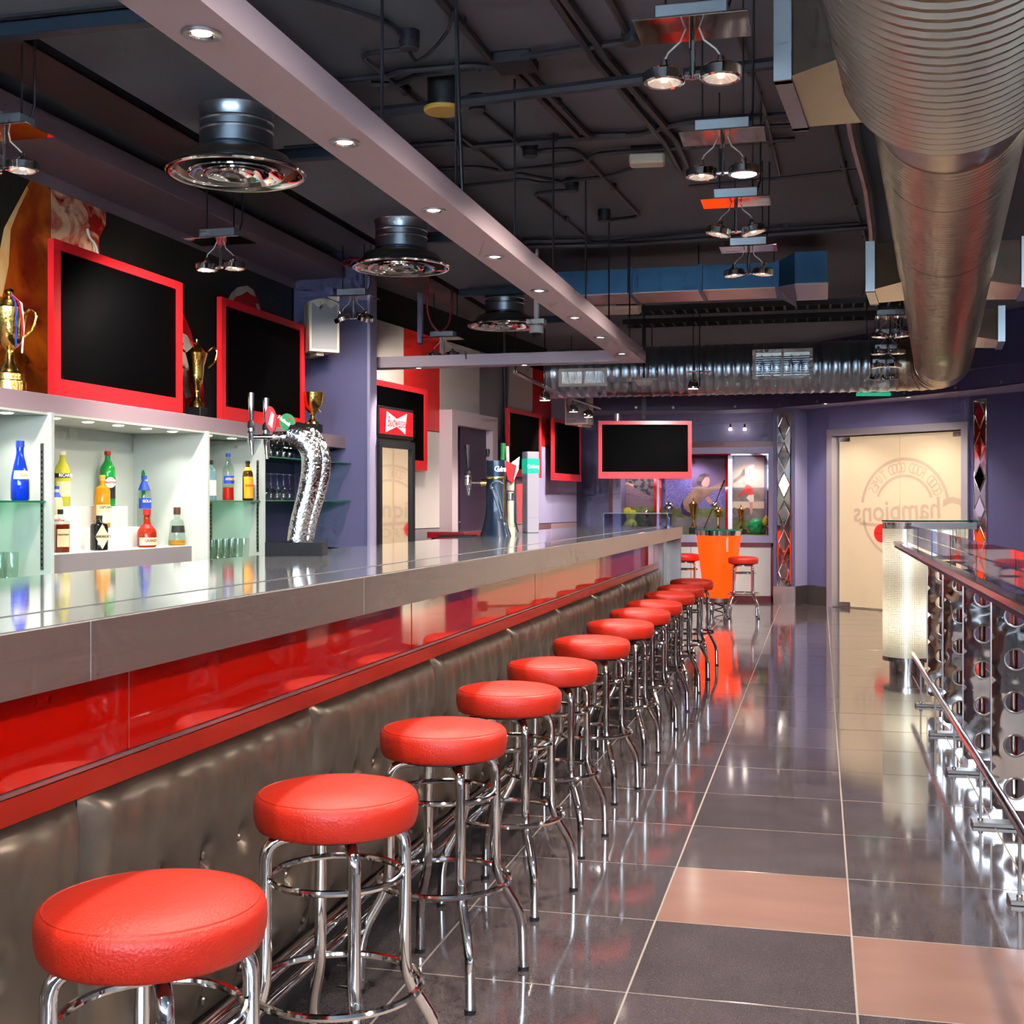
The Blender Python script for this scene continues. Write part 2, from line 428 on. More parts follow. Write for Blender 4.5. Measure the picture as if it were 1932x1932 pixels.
# mauve soffit over the mural and the band beneath it
XF = -3.79 * CO
struct('trim_soffit', B().box(XW, XF, -3.5, YC, 3.13, 3.245, .004), M['mauve_shaded'])
struct('trim_mural_band', B().box(XW, XW + .012, -3.5, YC, 3.06, 3.13), M['mauve_shaded'])
struct('cable_tray_wall', B().box(-3.35, -3.0, -3.5, 12.6, 3.27, 3.33), M['void'])
ct = thing('cable_tray', 'long black perforated cable tray running above the mauve soffit', 'cable tray', (-3.2, -2, 3.22))
b = B(ct.location).box(-3.34, -3.32, -2, 12, 3.14, 3.26).box(-3.06, -3.04, -2, 12, 3.14, 3.26).box(-3.34, -3.04, -2, 12, 3.14, 3.15)
b.build('tray', M['black_metal'], ct)
for k in range(15):
    B(ct.location).cyl((-3.33, 3.2 + k * .6, 3.14), (-3.33, 3.2 + k * .6, ZC), .006, n=6).build('hanger_rod', M['black_metal'], ct)

# return wall closing the back bar
XR = -3.596 * CO
struct('wall_return', B().box(XW - .5, XR, YC, YC + .12, 0, ZC), M['navy'])
struct('trim_return', B().box(XR, XR + .025, YC - .02, YC + .14, 0, 3.13, .003), M['lavender'])

# ------------------------------------------------------------------ lit beam over the bar
BM_L0, BM_L1, BM_Z0, BM_Z1 = -1.559, -1.375, 2.437, 2.5255
YE = LZ(BM_L1, 9.84).y
bx0, bx1 = BM_L0 * CO, BM_L1 * CO
xl = pt(702, 700, 10.5).x
bm = B()
bm.prism([(bx1, -1.2, BM_Z0), (bx1, YE, BM_Z0), (xl, YE, BM_Z0), (xl, YE - .17, BM_Z0), (bx0, YE - .17, BM_Z0), (bx0, -1.2, BM_Z0)], (0, 0, BM_Z1 - BM_Z0))
BEAM = struct('trim_light_beam', bm, M['mauve'], smooth=0)
B().box(xl - .004, xl, YE - .12, YE - .05, BM_Z0 + .02, BM_Z0 + .07).build('end_bracket', M['satin'], BEAM)
def downlight(p, label, r=.047, power=0, col=(1, .9, .8), group='downlights in the beam over the bar', angle=125, aim=(0, 0, -1), lens='lens'):
    t = thing('downlight', label, 'downlight', p, 0, group)
    B().lathe([(r * .62, 0), (r * .7, -.004), (r * .95, -.006), (r, -.003), (r, 0)], 28).build('trim_ring', M['satin'], t)
    B().lathe([(r * .66, -.005), (r * .55, -.0015), (r * .5, -.001)], 24).build('reflector', M['chrome'], t)
    B().lathe([(0, -.002), (r * .5, -.001)], 20).build('lens', M[lens], t)
    if power: spot('downlight_lamp', t, (0, 0, -.012), power, col, angle, .55, .03, aim)
    return t
cut = B()
BC = (BM_L0 + BM_L1) / 2
zs = [2.957, 3.848, 4.734, 5.624, 6.515, 7.456, 8.329, 9.235]
for k, Z in enumerate([.3, 1.19, 2.07]):  # unseen downlights carrying the row on, kept for their light
    downlight(LZ(BC, Z, BM_Z0 - .001), 'round downlight in the mauve beam, %s of those before the frame starts' % ORD[k], power=21)
for k, Z in enumerate(zs):
    downlight(LZ(BC, Z, BM_Z0 - .001), '%s round downlight along the mauve beam, counting towards the far wall' % ORD[k], power=21)
for k, (u, v) in enumerate(((813, 702), (1007, 697))):
    p = onz(u, v, BM_Z0 - .001); p.y = YE - .085
    downlight(p, ('round downlight under the short beam, beside its loose end', 'round downlight under the short beam, beside its corner')[k], power=34)
# rods holding the beam
for k, (L, Z) in enumerate(((-1.5, 4.27), (-1.43, 4.9), (-1.45, 5.92), (-1.45, 6.78), (-1.45, 7.72), (-1.45, 8.57), (-1.45, 9.5))):
    o = B().cyl(LZ(L, Z, BM_Z1), LZ(L, Z, ZC), .006, n=6).build('hanging_rod', M['black_metal'])
    tag(o, '%s thin black rod holding the mauve beam, counting towards the far wall' % ORD[k], 'rod', 'rods holding the light beam')

# ------------------------------------------------------------------ panel wall on the far side of the cooler
PA, PB = pt(640, 900, 10.62), pt(1088, 900, 17.0)
pd = Vector((PB.x - PA.x, PB.y - PA.y, 0)); PLEN = pd.length; pd.normalize(); pn = Vector((pd.y, -pd.x, 0))
def PW(s, z, o=0.0): return Vector((PA.x, PA.y, 0)) + pd * s + pn * o + Vector((0, 0, z))
def pws(u):
    "distance along the panel wall at image column u"
    k = (u - VX) / F
    # X = k*CO*Z, Y = Z/CO + SI*k*Z
    a, b2 = k * CO, 1 / CO + SI * k
    # PA + pd*s = (a,b2)*Z
    det = pd.x * (-b2) - pd.y * (-a)
    return (-PA.x * (-b2) + PA.y * (-a)) / det
struct('wall_panelled', B().prism([PW(-.3, 0, -.03), PW(PLEN + .3, 0, -.03), PW(PLEN + .3, 0, -.15), PW(-.3, 0, -.15)], (0, 0, 3.0)), M['navy_dark'], smooth=0)
PWALL = bpy.data.objects['wall_panelled']
struct('wall_over_panels', B().prism([PW(-.3, 3.0, -.12), PW(PLEN + .3, 3.0, -.12), PW(PLEN + .3, 3.0, -.25), PW(-.3, 3.0, -.25)], (0, 0, ZC - 3.0)), M['void'], smooth=0)
us = [640, 762, 830, 905, 960, 1005, 1040, 1088]
rows = [(0, 1.08), (1.08, 2.05), (2.05, 3.0)]
cm = {(0, 2): 'panel_white', (1, 2): 'red_paint', (2, 2): 'panel_white', (3, 2): 'panel_grey', (4, 2): 'panel_white', (5, 2): 'red_paint', (6, 2): 'lavender',
      (0, 1): 'red_paint', (1, 1): 'panel_white', (2, 1): 'panel_white', (3, 1): 'navy_dark', (4, 1): 'panel_grey', (5, 1): 'lavender', (6, 1): 'lavender',
      (0, 0): 'red_paint', (1, 0): 'panel_grey', (2, 0): 'panel_white', (3, 0): 'panel_brown', (4, 0): 'panel_pink', (5, 0): 'panel_brown', (6, 0): 'panel_pink'}
for i, (a, b_) in enumerate(zip(us, us[1:])):
    s0, s1 = pws(a) + .004, pws(b_) - .004
    for j, (z0, z1) in enumerate(rows):
        B().prism([PW(s0, z0 + .004, -.03), PW(s1, z0 + .004, -.03), PW(s1, z1 - .004, -.03), PW(s0, z1 - .004, -.03)], pn * .03).build('wall_panel', M[cm[(i, j)]], PWALL, smooth=0)
# doorway portal in the panel wall
s0, s1 = pws(829), pws(917)
d1 = B()
fw = .15
zt = H + (CY - 773) / F * 12.6
for a, b_, z0, z1 in ((s0, s0 + fw, 0, zt), (s1 - fw, s1, 0, zt), (s0 + fw, s1 - fw, zt - fw, zt)):
    d1.prism([PW(a, z0, 0), PW(b_, z0, 0), PW(b_, z1, 0), PW(a, z1, 0)], pn * .14)
DOOR = struct('door_1', d1, M['mauve'], smooth=0)
B().prism([PW(s0 + fw, 0, .001), PW(s1 - fw, 0, .001), PW(s1 - fw, zt - fw, .001), PW(s0 + fw, zt - fw, .001)], pn * .008).build('door_recess', M['void'], DOOR, smooth=0)
sm = pws(858.5)
B().prism([PW(sm, 0, .009), PW(s1 - fw, 0, .009), PW(s1 - fw, zt - fw, .009), PW(sm, zt - fw, .009)], pn * .05).build('door_leaf', M['aubergine'], DOOR, smooth=0)
zl = H + (CY - 848) / F * 12.9
B().prism([PW(s0 + fw, 0, .009), PW(sm - .01, 0, .009), PW(sm - .01, zl, .009), PW(s0 + fw, zl, .009)], pn * .03).build('door_leaf', M['lavender'], DOOR, smooth=0)
hz = H + (CY - 985) / F * 12.9
B().tube(arc([PW(s0 + fw + .08, hz - .05, .04), PW(s0 + fw + .08, hz, .08), PW(s0 + fw + .2, hz, .08)], .03), .008).build('door_handle', M['chrome'], DOOR)
# vertical black pipe on the panel wall
o = B().cyl(PW(pws(948), 2.1, .04), PW(pws(944), ZC, .04), .025, n=10).build('wall_pipe', M['black_metal'])
tag(o, 'thin black pipe down the grey wall panel above a television', 'pipe')

# ------------------------------------------------------------------ display wall
def DW(u, v, o=0.0):
    p = onY(u, v, YD); p.y += o; return p
def dbox(u0, u1, v0, v1, o0, o1, b=0):
    a, c = DW(u0, v1), DW(u1, v0)
    return B().box(a.x, c.x, YD + o0, YD + o1, a.z, c.z, b)
xa, xb = DW(1088, 900).x - .3, DW(1462, 900).x
xo0, xo1 = DW(1172, 900).x, DW(1450, 900).x
zo0, zo1 = DW(1300, 1009).z, DW(1300, 857).z
wd = B().box(xa, xo0, YD, YD + .6, 0, ZC).box(xo1, xb + .1, YD, YD + .6, 0, ZC).box(xo0, xo1, YD, YD + .6, 0, zo0).box(xo0, xo1, YD, YD + .6, zo1, ZC).box(xo0, xo1, YD + .45, YD + .6, zo0, zo1)
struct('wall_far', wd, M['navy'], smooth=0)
WF = bpy.data.objects['wall_far']
f = B()
fx0, fx1, fz0, fz1 = DW(1157, 900).x, DW(1459, 900).x, DW(1300, 1023).z, DW(1300, 845).z
for q in ((fx0, xo0, fz0, fz1), (xo1, fx1, fz0, fz1), (xo0, xo1, fz0, zo0), (xo0, xo1, zo1, fz1)): f.box(q[0], q[1], YD - .05, YD, q[2], q[3])
struct('trim_case_frame', f, M['lavender'], smooth=0)
r = B()
for q in ((DW(1149, 900).x, fx0, 0, fz1), (fx0, fx1 + .02, fz0 - .06, fz0), (fx0, fx1 + .02, fz1, fz1 + .075), (fx1 - .03, fx1 + .02, 0, fz0), (fx0, fx1, 0, .06)): r.box(q[0], q[1], YD - .03, YD, q[2], q[3])
struct('trim_wine_strips', r, M['wine'], smooth=0)
cu = thing('base_cupboard', 'low white cupboard with flush doors under the display case', 'cupboard', (fx0, YD, 0))
for k in range(4):
    a = fx0 + (fx1 - .03 - fx0) * k / 4; c = fx0 + (fx1 - .03 - fx0) * (k + 1) / 4
    B(cu.location).box(a + .003, c - .003, YD - .028, YD, .065, fz0 - .065, .003).build('cupboard_door', M['white'], cu)
nb = B().box(DW(1150, 900).x, fx1, YD - .02, YD, DW(1300, 838).z, DW(1300, 836).z)
struct('trim_niche_rail', nb, M['chrome'])
# blue fascia hung before the far walls, with the pale soffit behind it
def WPc(lat, Z, z=0): return Vector((lat * CO - Z * SI, lat * SI + Z * CO, z))
fas = [pt(1080, 776, 16.6), pt(1332, 774, 16.6), pt(1462, 769.5, 16.2), pt(1500, 766, 15.9), pt(1600, 760, 15.2), pt(1832, 740, 13.6), pt(1932, 728, 12.8), pt(2150, 705, 11.6)]
zf0 = 2.575
fb = B()
P3 = [Vector((p.x, p.y, zf0)) for p in fas]
vs = []; fs = []
for i, p in enumerate(P3):
    t = (P3[min(i + 1, len(P3) - 1)] - P3[max(i - 1, 0)]).normalized(); nn = Vector((t.y, -t.x, 0))
    back = p - nn * .06
    vs += [p, p + Vector((0, 0, .2)), back + Vector((0, 0, .2)), back]
for i in range(len(P3) - 1):
    for j in range(4): fs.append((4 * i + j, 4 * i + (j + 1) % 4, 4 * i + 4 + (j + 1) % 4, 4 * i + 4 + j))
struct('trim_fascia', B().raw(vs, fs), M['navy_dark'])
FAS = bpy.data.objects['trim_fascia']
for u in (1332 + 180 / 3.22, 1332 + 450 / 3.22, 1332 + 680 / 3.22, 1332 + 1228 / 3.22, 1332 + 1525 / 3.22, 1332 + 1798 / 3.22, 1270, 1200):
    # screw caps on the fascia
    for i in range(len(P3) - 1):
        pa, pb = proj(P3[i]), proj(P3[i + 1])
        if pa[0] <= u <= pb[0]:
            t = (u - pa[0]) / (pb[0] - pa[0]); p = P3[i].lerp(P3[i + 1], t); nn = (P3[i + 1] - P3[i]).normalized(); nn = Vector((nn.y, -nn.x, 0))
            B().cyl(p + Vector((0, 0, .035)) , p + Vector((0, 0, .035)) + nn * .008, .018, n=12).build('screw_cap', M['satin'], FAS)
so = B()
so.quad(*(P3[2:] + [Vector((4.6, 13.1, zf0)), Vector((3.0, 17.5, zf0)), Vector((P3[2].x, 17.6, zf0))]))
so.quad(*([p for p in P3[:3]] + [Vector((P3[2].x, YD, zf0)), Vector((P3[0].x, YD, zf0))]))
struct('ceiling_soffit', so, M['lavender'], smooth=0)
# ------------------------------------------------------------------ mirror columns, splay and door wall
def col_face(name, pa, pb, m, z1=zf0, thick=.25):
    "vertical wall from pa to pb (plan points); pa is image-left"
    t = (pb - pa).normalized(); n = Vector((t.y, -t.x, 0))
    o = struct(name, B().prism([pa, pb, pb - n * thick, pa - n * thick], (0, 0, z1)), M[m], smooth=0)
    return t, n, o
def plan(u, Z): p = pt(u, 952, Z); return Vector((p.x, p.y, 0))
C1a, C1b, C1c = plan(1459, 16.3), plan(1500, 16.2), plan(1523, 16.55)
D0, D1 = plan(1563, 16.1), plan(1829, 14.49)
dt = (D1 - D0).normalized(); dn = Vector((dt.y, -dt.x, 0))
E0 = D0 - dt * ((D0 - C1c).length)
C2b = plan(1873, 14.2)
R1 = Vector((4.6, 12.4, 0))
def steel_base(pa, pb, h=.2):
    t = (pb - pa).normalized(); n = Vector((t.y, -t.x, 0))
    return B().prism([pa, pb, pb + n * .012, pa + n * .012], (0, 0, h))
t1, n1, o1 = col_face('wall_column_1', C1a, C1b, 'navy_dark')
t2, n2, o2 = col_face('wall_splay', C1b, C1c, 'lavender')
struct('baseboard_1', steel_base(C1a, C1b, .25), M['steel_dull']); struct('baseboard_2', steel_base(C1b, C1c, .25), M['steel_dull']); struct('baseboard_3', steel_base(C1c, D0, .25), M['steel_dull'])
col_face('wall_door_side', C1c, D0, 'navy')
DH = H + (CY - 811) / F * 16.1
struct('wall_over_door', B().prism([D0 + Vector((0, 0, DH)), D1 + Vector((0, 0, DH)), D1 - dn * .2 + Vector((0, 0, DH)), D0 - dn * .2 + Vector((0, 0, DH))], (0, 0, zf0 - DH)), M['navy'], smooth=0)
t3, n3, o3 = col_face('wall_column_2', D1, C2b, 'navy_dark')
col_face('wall_right_return', C2b, R1, 'navy_dark', z1=ZC)
# mirror strips with bevelled diamonds
def mirror_strip(pa, pb, f0, f1, z0, z1, n, label):
    t = (pb - pa); n_ = Vector((t.y, -t.x, 0)).normalized()
    a, c = pa + t * f0 + n_ * .004, pa + t * f1 + n_ * .004
    wv = (c - a); wd = wv.length; wv = wv.normalized()
    r = thing('mirror_strip', label, 'mirror', a + Vector((0, 0, z0)))
    def P(s, z, o=0): return a + wv * s + n_ * o + Vector((0, 0, z))
    B(r.location).prism([P(0, z0), P(wd, z0), P(wd, z1), P(0, z1)], n_ * .006).build('backing', M['mirror_dark'], r, smooth=0)
    hh = (z1 - z0) / n
    for k in range(n):
        zc = z0 + hh * (k + .5); g = .008
        q = [P(wd / 2, zc - hh / 2 + 2 * g, .006), P(wd - g, zc, .006), P(wd / 2, zc + hh / 2 - 2 * g, .006), P(g, zc, .006)]
        tilt = random.uniform(-.004, .004)
        q2 = [P(wd / 2, zc - hh / 2 + 5 * g, .014 + tilt), P(wd - 2.5 * g, zc, .014 - tilt), P(wd / 2, zc + hh / 2 - 5 * g, .014 - tilt), P(2.5 * g, zc, .014 + tilt)]
        b = B(r.location).raw(q + q2, [(4, 5, 6, 7)] + [(i, (i + 1) % 4, 4 + (i + 1) % 4, 4 + i) for i in range(4)])
        b.build('mirror_diamond', M['mirror'], r, smooth=0)
        e = B(r.location)
        for i in range(4): e.tube([q[i], q[(i + 1) % 4]], .005, 6)
        e.tube([P(0, zc, .008), P(wd, zc, .008)], .004, 6)
        e.build('diamond_edging', M['chrome'], r)
    e = B(r.location)
    e.tube([P(0, z0, .006), P(wd, z0, .006), P(wd, z1, .006), P(0, z1, .006)], .008, 6, True)
    e.build('strip_frame', M['chrome'], r)
    return r
zz0, zz1 = H + (CY - 1106) / F * 16.25, H + (CY - 778) / F * 16.25
mirror_strip(C1a, C1b, .2, .8, zz0, zz1, 6, 'tall diamond mirror strip on the column between display case and door')
mirror_strip(D1, C2b, .22, .75, .35, H + (CY - 752) / F * 14.3, 6, 'tall diamond mirror strip beyond the frosted doors, behind the rail')
# ------------------------------------------------------------------ frosted double doors
def DP(s, z, o=0.0): return D0 + dt * s + dn * o + Vector((0, 0, z))
DWID = (D1 - D0).length
fr = B()
for a, c, z0, z1 in ((0, .085, 0, DH), (DWID - .085, DWID, 0, DH), (.085, DWID - .085, DH - .085, DH)):
    fr.prism([DP(a, z0, -.16), DP(c, z0, -.16), DP(c, z1, -.16), DP(a, z1, -.16)], dn * .2)
DR = struct('door_2', fr, M['frame_steel'], smooth=0)
gl, gr = .085 + .02, DWID - .085 - .01
mid = gl + (gr - gl) * .5
for k, (a, c) in enumerate(((gl, mid - .004), (mid + .004, gr))):
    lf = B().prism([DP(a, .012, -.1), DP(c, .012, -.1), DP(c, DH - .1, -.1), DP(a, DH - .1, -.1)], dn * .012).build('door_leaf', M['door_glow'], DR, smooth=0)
    e = (a, a + .17) if k == 0 else (c - .17, c)
    for z0 in (.012, DH - .16):
        B().prism([DP(e[0], z0, -.105), DP(e[1], z0, -.105), DP(e[1], z0 + .055, -.105), DP(e[0], z0 + .055, -.105)], dn * .03).build('door_clamp', M['steel_dull'], lf, smooth=0)
struct('threshold', B().prism([DP(0, 0, -.3), DP(DWID, 0, -.3), DP(DWID, 0, .03), DP(0, 0, .03)], (0, 0, .006)), M['steel_dull'], DR, smooth=0)
# logo printed on the glass, read from the other side
LC = (mid + .06, H + (CY - 955) / F * 15.3 - .04); OO = -.0865
def LM(s, z, rot=0):
    # mirrored: text x axis runs to image-left
    ex = -dt * math.cos(rot) + Vector((0, 0, 1)) * math.sin(rot); ey = dt * math.sin(rot) + Vector((0, 0, 1)) * math.cos(rot)
    return frameM(DP(s, z, OO), ex, ey, dn)
def ring(b, r0, r1, a0, a1, n=40):
    for i in range(n):
        x = a0 + (a1 - a0) * i / n; y = a0 + (a1 - a0) * (i + 1) / n
        b.quad(*[DP(LC[0] + r * math.cos(q), LC[1] + r * math.sin(q), OO) for r, q in ((r0, x), (r1, x), (r1, y), (r0, y))])
lg = B(); D2R = math.pi / 180
ring(lg, .60, .64, 12 * D2R, 172 * D2R); ring(lg, .60, .635, 195 * D2R, 345 * D2R); ring(lg, .395, .43, 20 * D2R, 158 * D2R)
TXT = 'GOOD FOOD GOOD TIMES'
# seen from inside the words run right to left
for i, ch in enumerate(TXT):
    if ch == ' ': continue
    a = (24 + 128 * i / (len(TXT) - 1)) * D2R
    lg.text(ch, .19, LM(LC[0] + .51 * math.cos(a), LC[1] + .51 * math.sin(a), math.pi / 2 - a), sx=.62, ext=.0002)
lg.text('C', .62, LM(LC[0] + .72, LC[1] - .10), sx=.9, ext=.0002, bold=.01)
lg.text('hampions', .36, LM(LC[0] - .12, LC[1] - .02, -.05), sx=.92, ext=.0002, bold=.006)
lg.quad(*[DP(LC[0] + x, LC[1] + y, OO) for x, y in ((-.66, -.16), (.35, -.22), (.35, -.27), (-.66, -.2))])
lg.text('SPORTS', .19, LM(LC[0] - .02, LC[1] - .36), sx=1.1, ext=.0002)
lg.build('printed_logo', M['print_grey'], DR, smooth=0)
for k, s in enumerate((.35, 1.55)):
    downlight(DP(s, zf0 - .001, .5), ('round downlight in the soffit above the left door leaf', 'round downlight in the soffit above the right door leaf')[k], r=.055, power=32, group='downlights above the doors', angle=110)
# red round sticker on the door
ss_ = min((abs(proj(DP(i * .005, 1, OO))[0] - 1664), i * .005) for i in range(400))[1]; sz_ = H + (CY - 1006) / F * proj(DP(ss_, 1, OO))[2]
stk = B().cyl(DP(ss_, sz_, OO + .001), DP(ss_, sz_, OO + .003), .115, n=32)
so_ = stk.build('door_sticker', M['red_paint'], DR)
B().text('Champions', .045, LM(ss_, sz_) @ Matrix.Translation((0, 0, .0035)), ext=.0003).build('sticker_print', M['wine'], so_, smooth=0)
# dark space behind the doors
struct('wall_vestibule', B().prism([DP(-.2, 0, -.6), DP(DWID + .2, 0, -.6), DP(DWID + .2, 0, -.7), DP(-.2, 0, -.7)], (0, 0, ZC)), M['void'], smooth=0)
struct('wall_over_right', B().prism([P3[2] + Vector((0, 0, .2)), P3[-1] + Vector((0, 0, .2)), P3[-1] + Vector((.1, .3, .2)), P3[2] + Vector((.1, .3, .2))], (0, 0, ZC - zf0 - .2)), M['navy_dark'], smooth=0)
# ================================================================== THE BAR
LB, LP = -1.2, -1.36
XB, XBI, XP = LB * CO, -2.04, LP * CO
ZB, ZF = 1.1275, 1.0265
YB0, YB1 = .5, LZ(LB, 10.9).y
bt = thing('bar_counter', 'long brushed steel bar counter running past the row of stools', 'bar counter', (XB, YB0, 0))
B(bt.location).box(XBI, XB - .004, YB0, YB1, ZB - .03, ZB, .003).build('worktop', M['steel_top'], bt)
# fascia plates with joints
jz = [1.2, 2.05, 3.28, 4.46, 6.05, 7.9, 9.75]
ys = [YB0] + [LZ(LB, z).y for z in jz if LZ(LB, z).y > YB0] + [YB1]
for a, c in zip(ys, ys[1:]):
    B(bt.location).box(XB - .02, XB, a + .0007, c - .0007, ZF, ZB - .002, .0007).build('fascia_plate', M['steel'], bt)
B(bt.location).box(XB - .21, XB - .02, YB0, YB1, ZF, ZF + .012).build('underside', M['steel_dull'], bt)
B(bt.location).box(XBI, XB, YB1 - .02, YB1, ZF, ZB - .002, .002).build('end_fascia', M['steel'], bt)
B(bt.location).box(XBI + .02, XBI + .04, YB0, YB1, .1, ZB - .03).build('inner_skirt', M['steel_dull'], bt)
# seams pressed in the top
sm_ = B(bt.location)
sm_.box(XB - .17, XB - .166, YB0, YB1 - .1, ZB - .001, ZB + .0012)
sm_.build('top_seam', M['satin'], bt)
fr_ = thing('bar_cladding', 'bar front with glossy red panels above buttoned pewter leather cushions', 'bar front', (XP, YB0, 0))
YK = LZ(LP, 10.53).y
B(fr_.location).box(XBI + .05, XP - .02, YB0, YK, 0, ZF).build('carcass', M['void'], fr_)
rj = [YB0] + [LZ(LP, z).y for z in (2.45, 4.15, 5.95, 7.6, 9.3)] + [YK]
ZR, ZCU = .835, .783
for a, c in zip(rj, rj[1:]):
    B(fr_.location).box(XP - .02, XP, a + .003, c - .003, ZR, ZF - .001, .0015).build('red_panel', M['red_gloss'], fr_)
    B(fr_.location).box(XP - .02, XP - .005, c - .003, c + .003, ZR, ZF).build('panel_joint', M['wood_tan'], fr_)
B(fr_.location).box(XP - .02, XP + .004, YB0, YK, ZR - .010, ZR, .0015).build('trim_bar', M['satin'], fr_)
B(fr_.location).box(XP - .02, XP + .005, YB0, YK, ZCU - .004, ZR - .011, .001).build('red_sill', mat('sill_rust', 'a82414', .25, noise=.12, nscale=7), fr_)
B(fr_.location).box(XBI + .05, XP - .03, YB0, YK, 0, .19).build('plinth', M['plinth'], fr_)
# buttoned cushions
seams = [LZ(LP, z).y for z in (1.25, 2.306, 3.355, 4.4, 5.47, 6.48, 7.49, 8.6, 9.64, 10.53)]
btn = B().lathe([(0, .006), (.005, .0055), (.009, .002), (.0095, -.004)], 12, M=Matrix.Rotation(math.pi / 2, 4, 'Y')).mesh('button', M['steel_dull'])
def cushion(y0, y1, idx):
    b = B(fr_.location); ny, nz = 64, 44; z0, z1 = .17, ZCU
    nb = 6; by = [y0 + (y1 - y0) * (i + .5) / nb for i in range(nb)]; bz = (.205 + .02, .375, .545)
    rnd = random.Random(idx)
    bts = [(y + rnd.uniform(-.012, .012) + (.5 * (y1 - y0) / nb if j == 1 else 0), z + rnd.uniform(-.01, .01)) for j, z in enumerate(bz) for y in by]
    bts = [q for q in bts if q[0] < y1 - .03]
    ph = [rnd.uniform(0, 6) for _ in range(4)]
    vs = []
    for i in range(ny + 1):
        for j in range(nz + 1):
            y = y0 + (y1 - y0) * i / ny; z = z0 + (z1 - z0) * j / nz
            ed = min((y - y0), (y1 - y)); et = z1 - z; eb = z - z0
            d = .050 * (1 - math.exp(-ed / .03)) * (1 - math.exp(-et / .02)) * (1 - math.exp(-eb / .03))
            for (ky, kz) in bts:
                q = math.hypot(y - ky, (z - kz)); d -= .026 * math.exp(-(q / .024) ** 2) + .016 * math.exp(-q / .055)
                if z > kz and kz > .5:     # folds running up from the top row of buttons
                    d -= .006 * math.exp(-((y - ky) / .010) ** 2) * math.exp(-(z - kz) / .12)
            # slack folds below the top edge
            d += .004 * math.sin((y - y0) * 62 + ph[0] + 2 * math.sin(z * 9 + ph[1])) * math.exp(-((z1 - .09 - z) / .06) ** 2) * min(1, ed / .05)
            d += .0025 * math.sin(y * 31 + ph[2] + z * 20) * min(1, ed / .05)
            vs.append((XP - .022 + max(d, -.004), y, z))
    fs = [(i * (nz + 1) + j, (i + 1) * (nz + 1) + j, (i + 1) * (nz + 1) + j + 1, i * (nz + 1) + j + 1) for i in range(ny) for j in range(nz)]
    c = b.raw(vs, fs).build('cushion', M['pewter'], fr_, smooth=60)
    for (ky, kz) in bts:
        o = bpy.data.objects.new('button', btn); COL.objects.link(o); o.parent = c
        o.location = Vector((XP + .001, ky, kz)) - fr_.location
for k, (a, c) in enumerate(zip(seams, seams[1:])): cushion(a + .002, c - .002, k)
# steel end of the bar
B(fr_.location).box(XBI + .05, XP + .02, YK + .005, YB1 - .02, 0, ZF - .001, .003).build('end_panel', M['steel'], fr_)
B(fr_.location).box(XP - .02, XP + .04, YK - .02, YK + .03, 0, ZF - .002, .004).build('end_post', M['steel_dull'], fr_)
B(fr_.location).box(XP - .2, XB - .012, YB1 - .025, YB1 - .002, 0, ZF - .001, .002).build('end_plate', M['steel_dull'], fr_)
# foot rail on brackets
ft = thing('foot_rail', 'twin chrome foot rail along the foot of the bar behind the stools', 'foot rail', (-1.2, YB0, 0))
B(ft.location).tube([(-1.252, YB0, .215), (-1.252, YK, .215)], .019, 12).build('rail', M['chrome'], ft)
B(ft.location).tube([(-1.236, YB0, .168), (-1.236, YK, .168)], .015, 12).build('rail', M['chrome'], ft)
for k in range(8):
    y = LZ(-1.283, 3.42).y + (k - 1) * 1.27
    B(ft.location).box(-1.28, -1.21, y - .03, y + .03, 0, .006, .002).box(-1.262, -1.226, y - .006, y + .006, .004, .2).build('bracket', M['chrome'], ft)

# ================================================================== BAR STOOLS
def stool_proto():
    t = thing('bar_stool', '', 'bar stool')
    pr = [(0, .716), (.06, .7155), (.11, .713), (.145, .707), (.160, .7015), (.168, .6985), (.1725, .694), (.1755, .684), (.1762, .668), (.1745, .650), (.171, .637), (.1675, .6305), (.163, .629), (0, .628)]
    seat = B().lathe(pr, 56).build('seat', M['leather_red'], t, smooth=50)
    B().tube([(.1635 * math.cos(a), .1635 * math.sin(a), .7) for a in [2 * math.pi * i / 56 for i in range(56)]], .0022, 6, True).build('piping', M['leather_red'], seat)
    B().lathe([(0, .629), (.13, .629), (.13, .618), (0, .618)], 32).build('seat_plate', M['black_metal'], t)
    for k in range(4):
        a = k * math.pi / 2; c_, s_ = math.cos(a), math.sin(a)
        path = arc([(.03 * c_, .03 * s_, .612), (.153 * c_, .153 * s_, .612), (.153 * c_, .153 * s_, .285), (.232 * c_, .232 * s_, .155), (.236 * c_, .236 * s_, 0.006)], .05, 7)
        B().tube(path, .0138, 12).build('leg', M['chrome'], t)
        B().cyl((.236 * c_, .236 * s_, 0), (.236 * c_, .236 * s_, .012), .0155, n=12).build('foot_cap', M['rubber'], t)
    for r, z, q, nm in ((.141, .522, .0075, 'upper_ring'), (.181, .285, .0085, 'foot_ring')):
        B().tube([(r * math.cos(a), r * math.sin(a), z) for a in [2 * math.pi * i / 56 for i in range(56)]], q, 8, True).build(nm, M['chrome'], t)
    return t
ST = stool_proto()
us_ = [288, 635, 837, 960, 1042, 1116, 1170, 1207.6, 1234.6, 1263, 1284, 1305]
ang = math.radians(37)
for k, u in enumerate(us_):
    p = LZ(-1.04, 1.04 * F / (VX - u), 0)
    o = ST if k == 0 else tree(ST)
    o.location = p; o.rotation_euler = (0, 0, ang + random.uniform(-.06, .06))
    o['group'] = 'red bar stools along the bar'
    o['label'] = '%s red round bar stool along the bar, counting towards the orange table' % ORD[k]
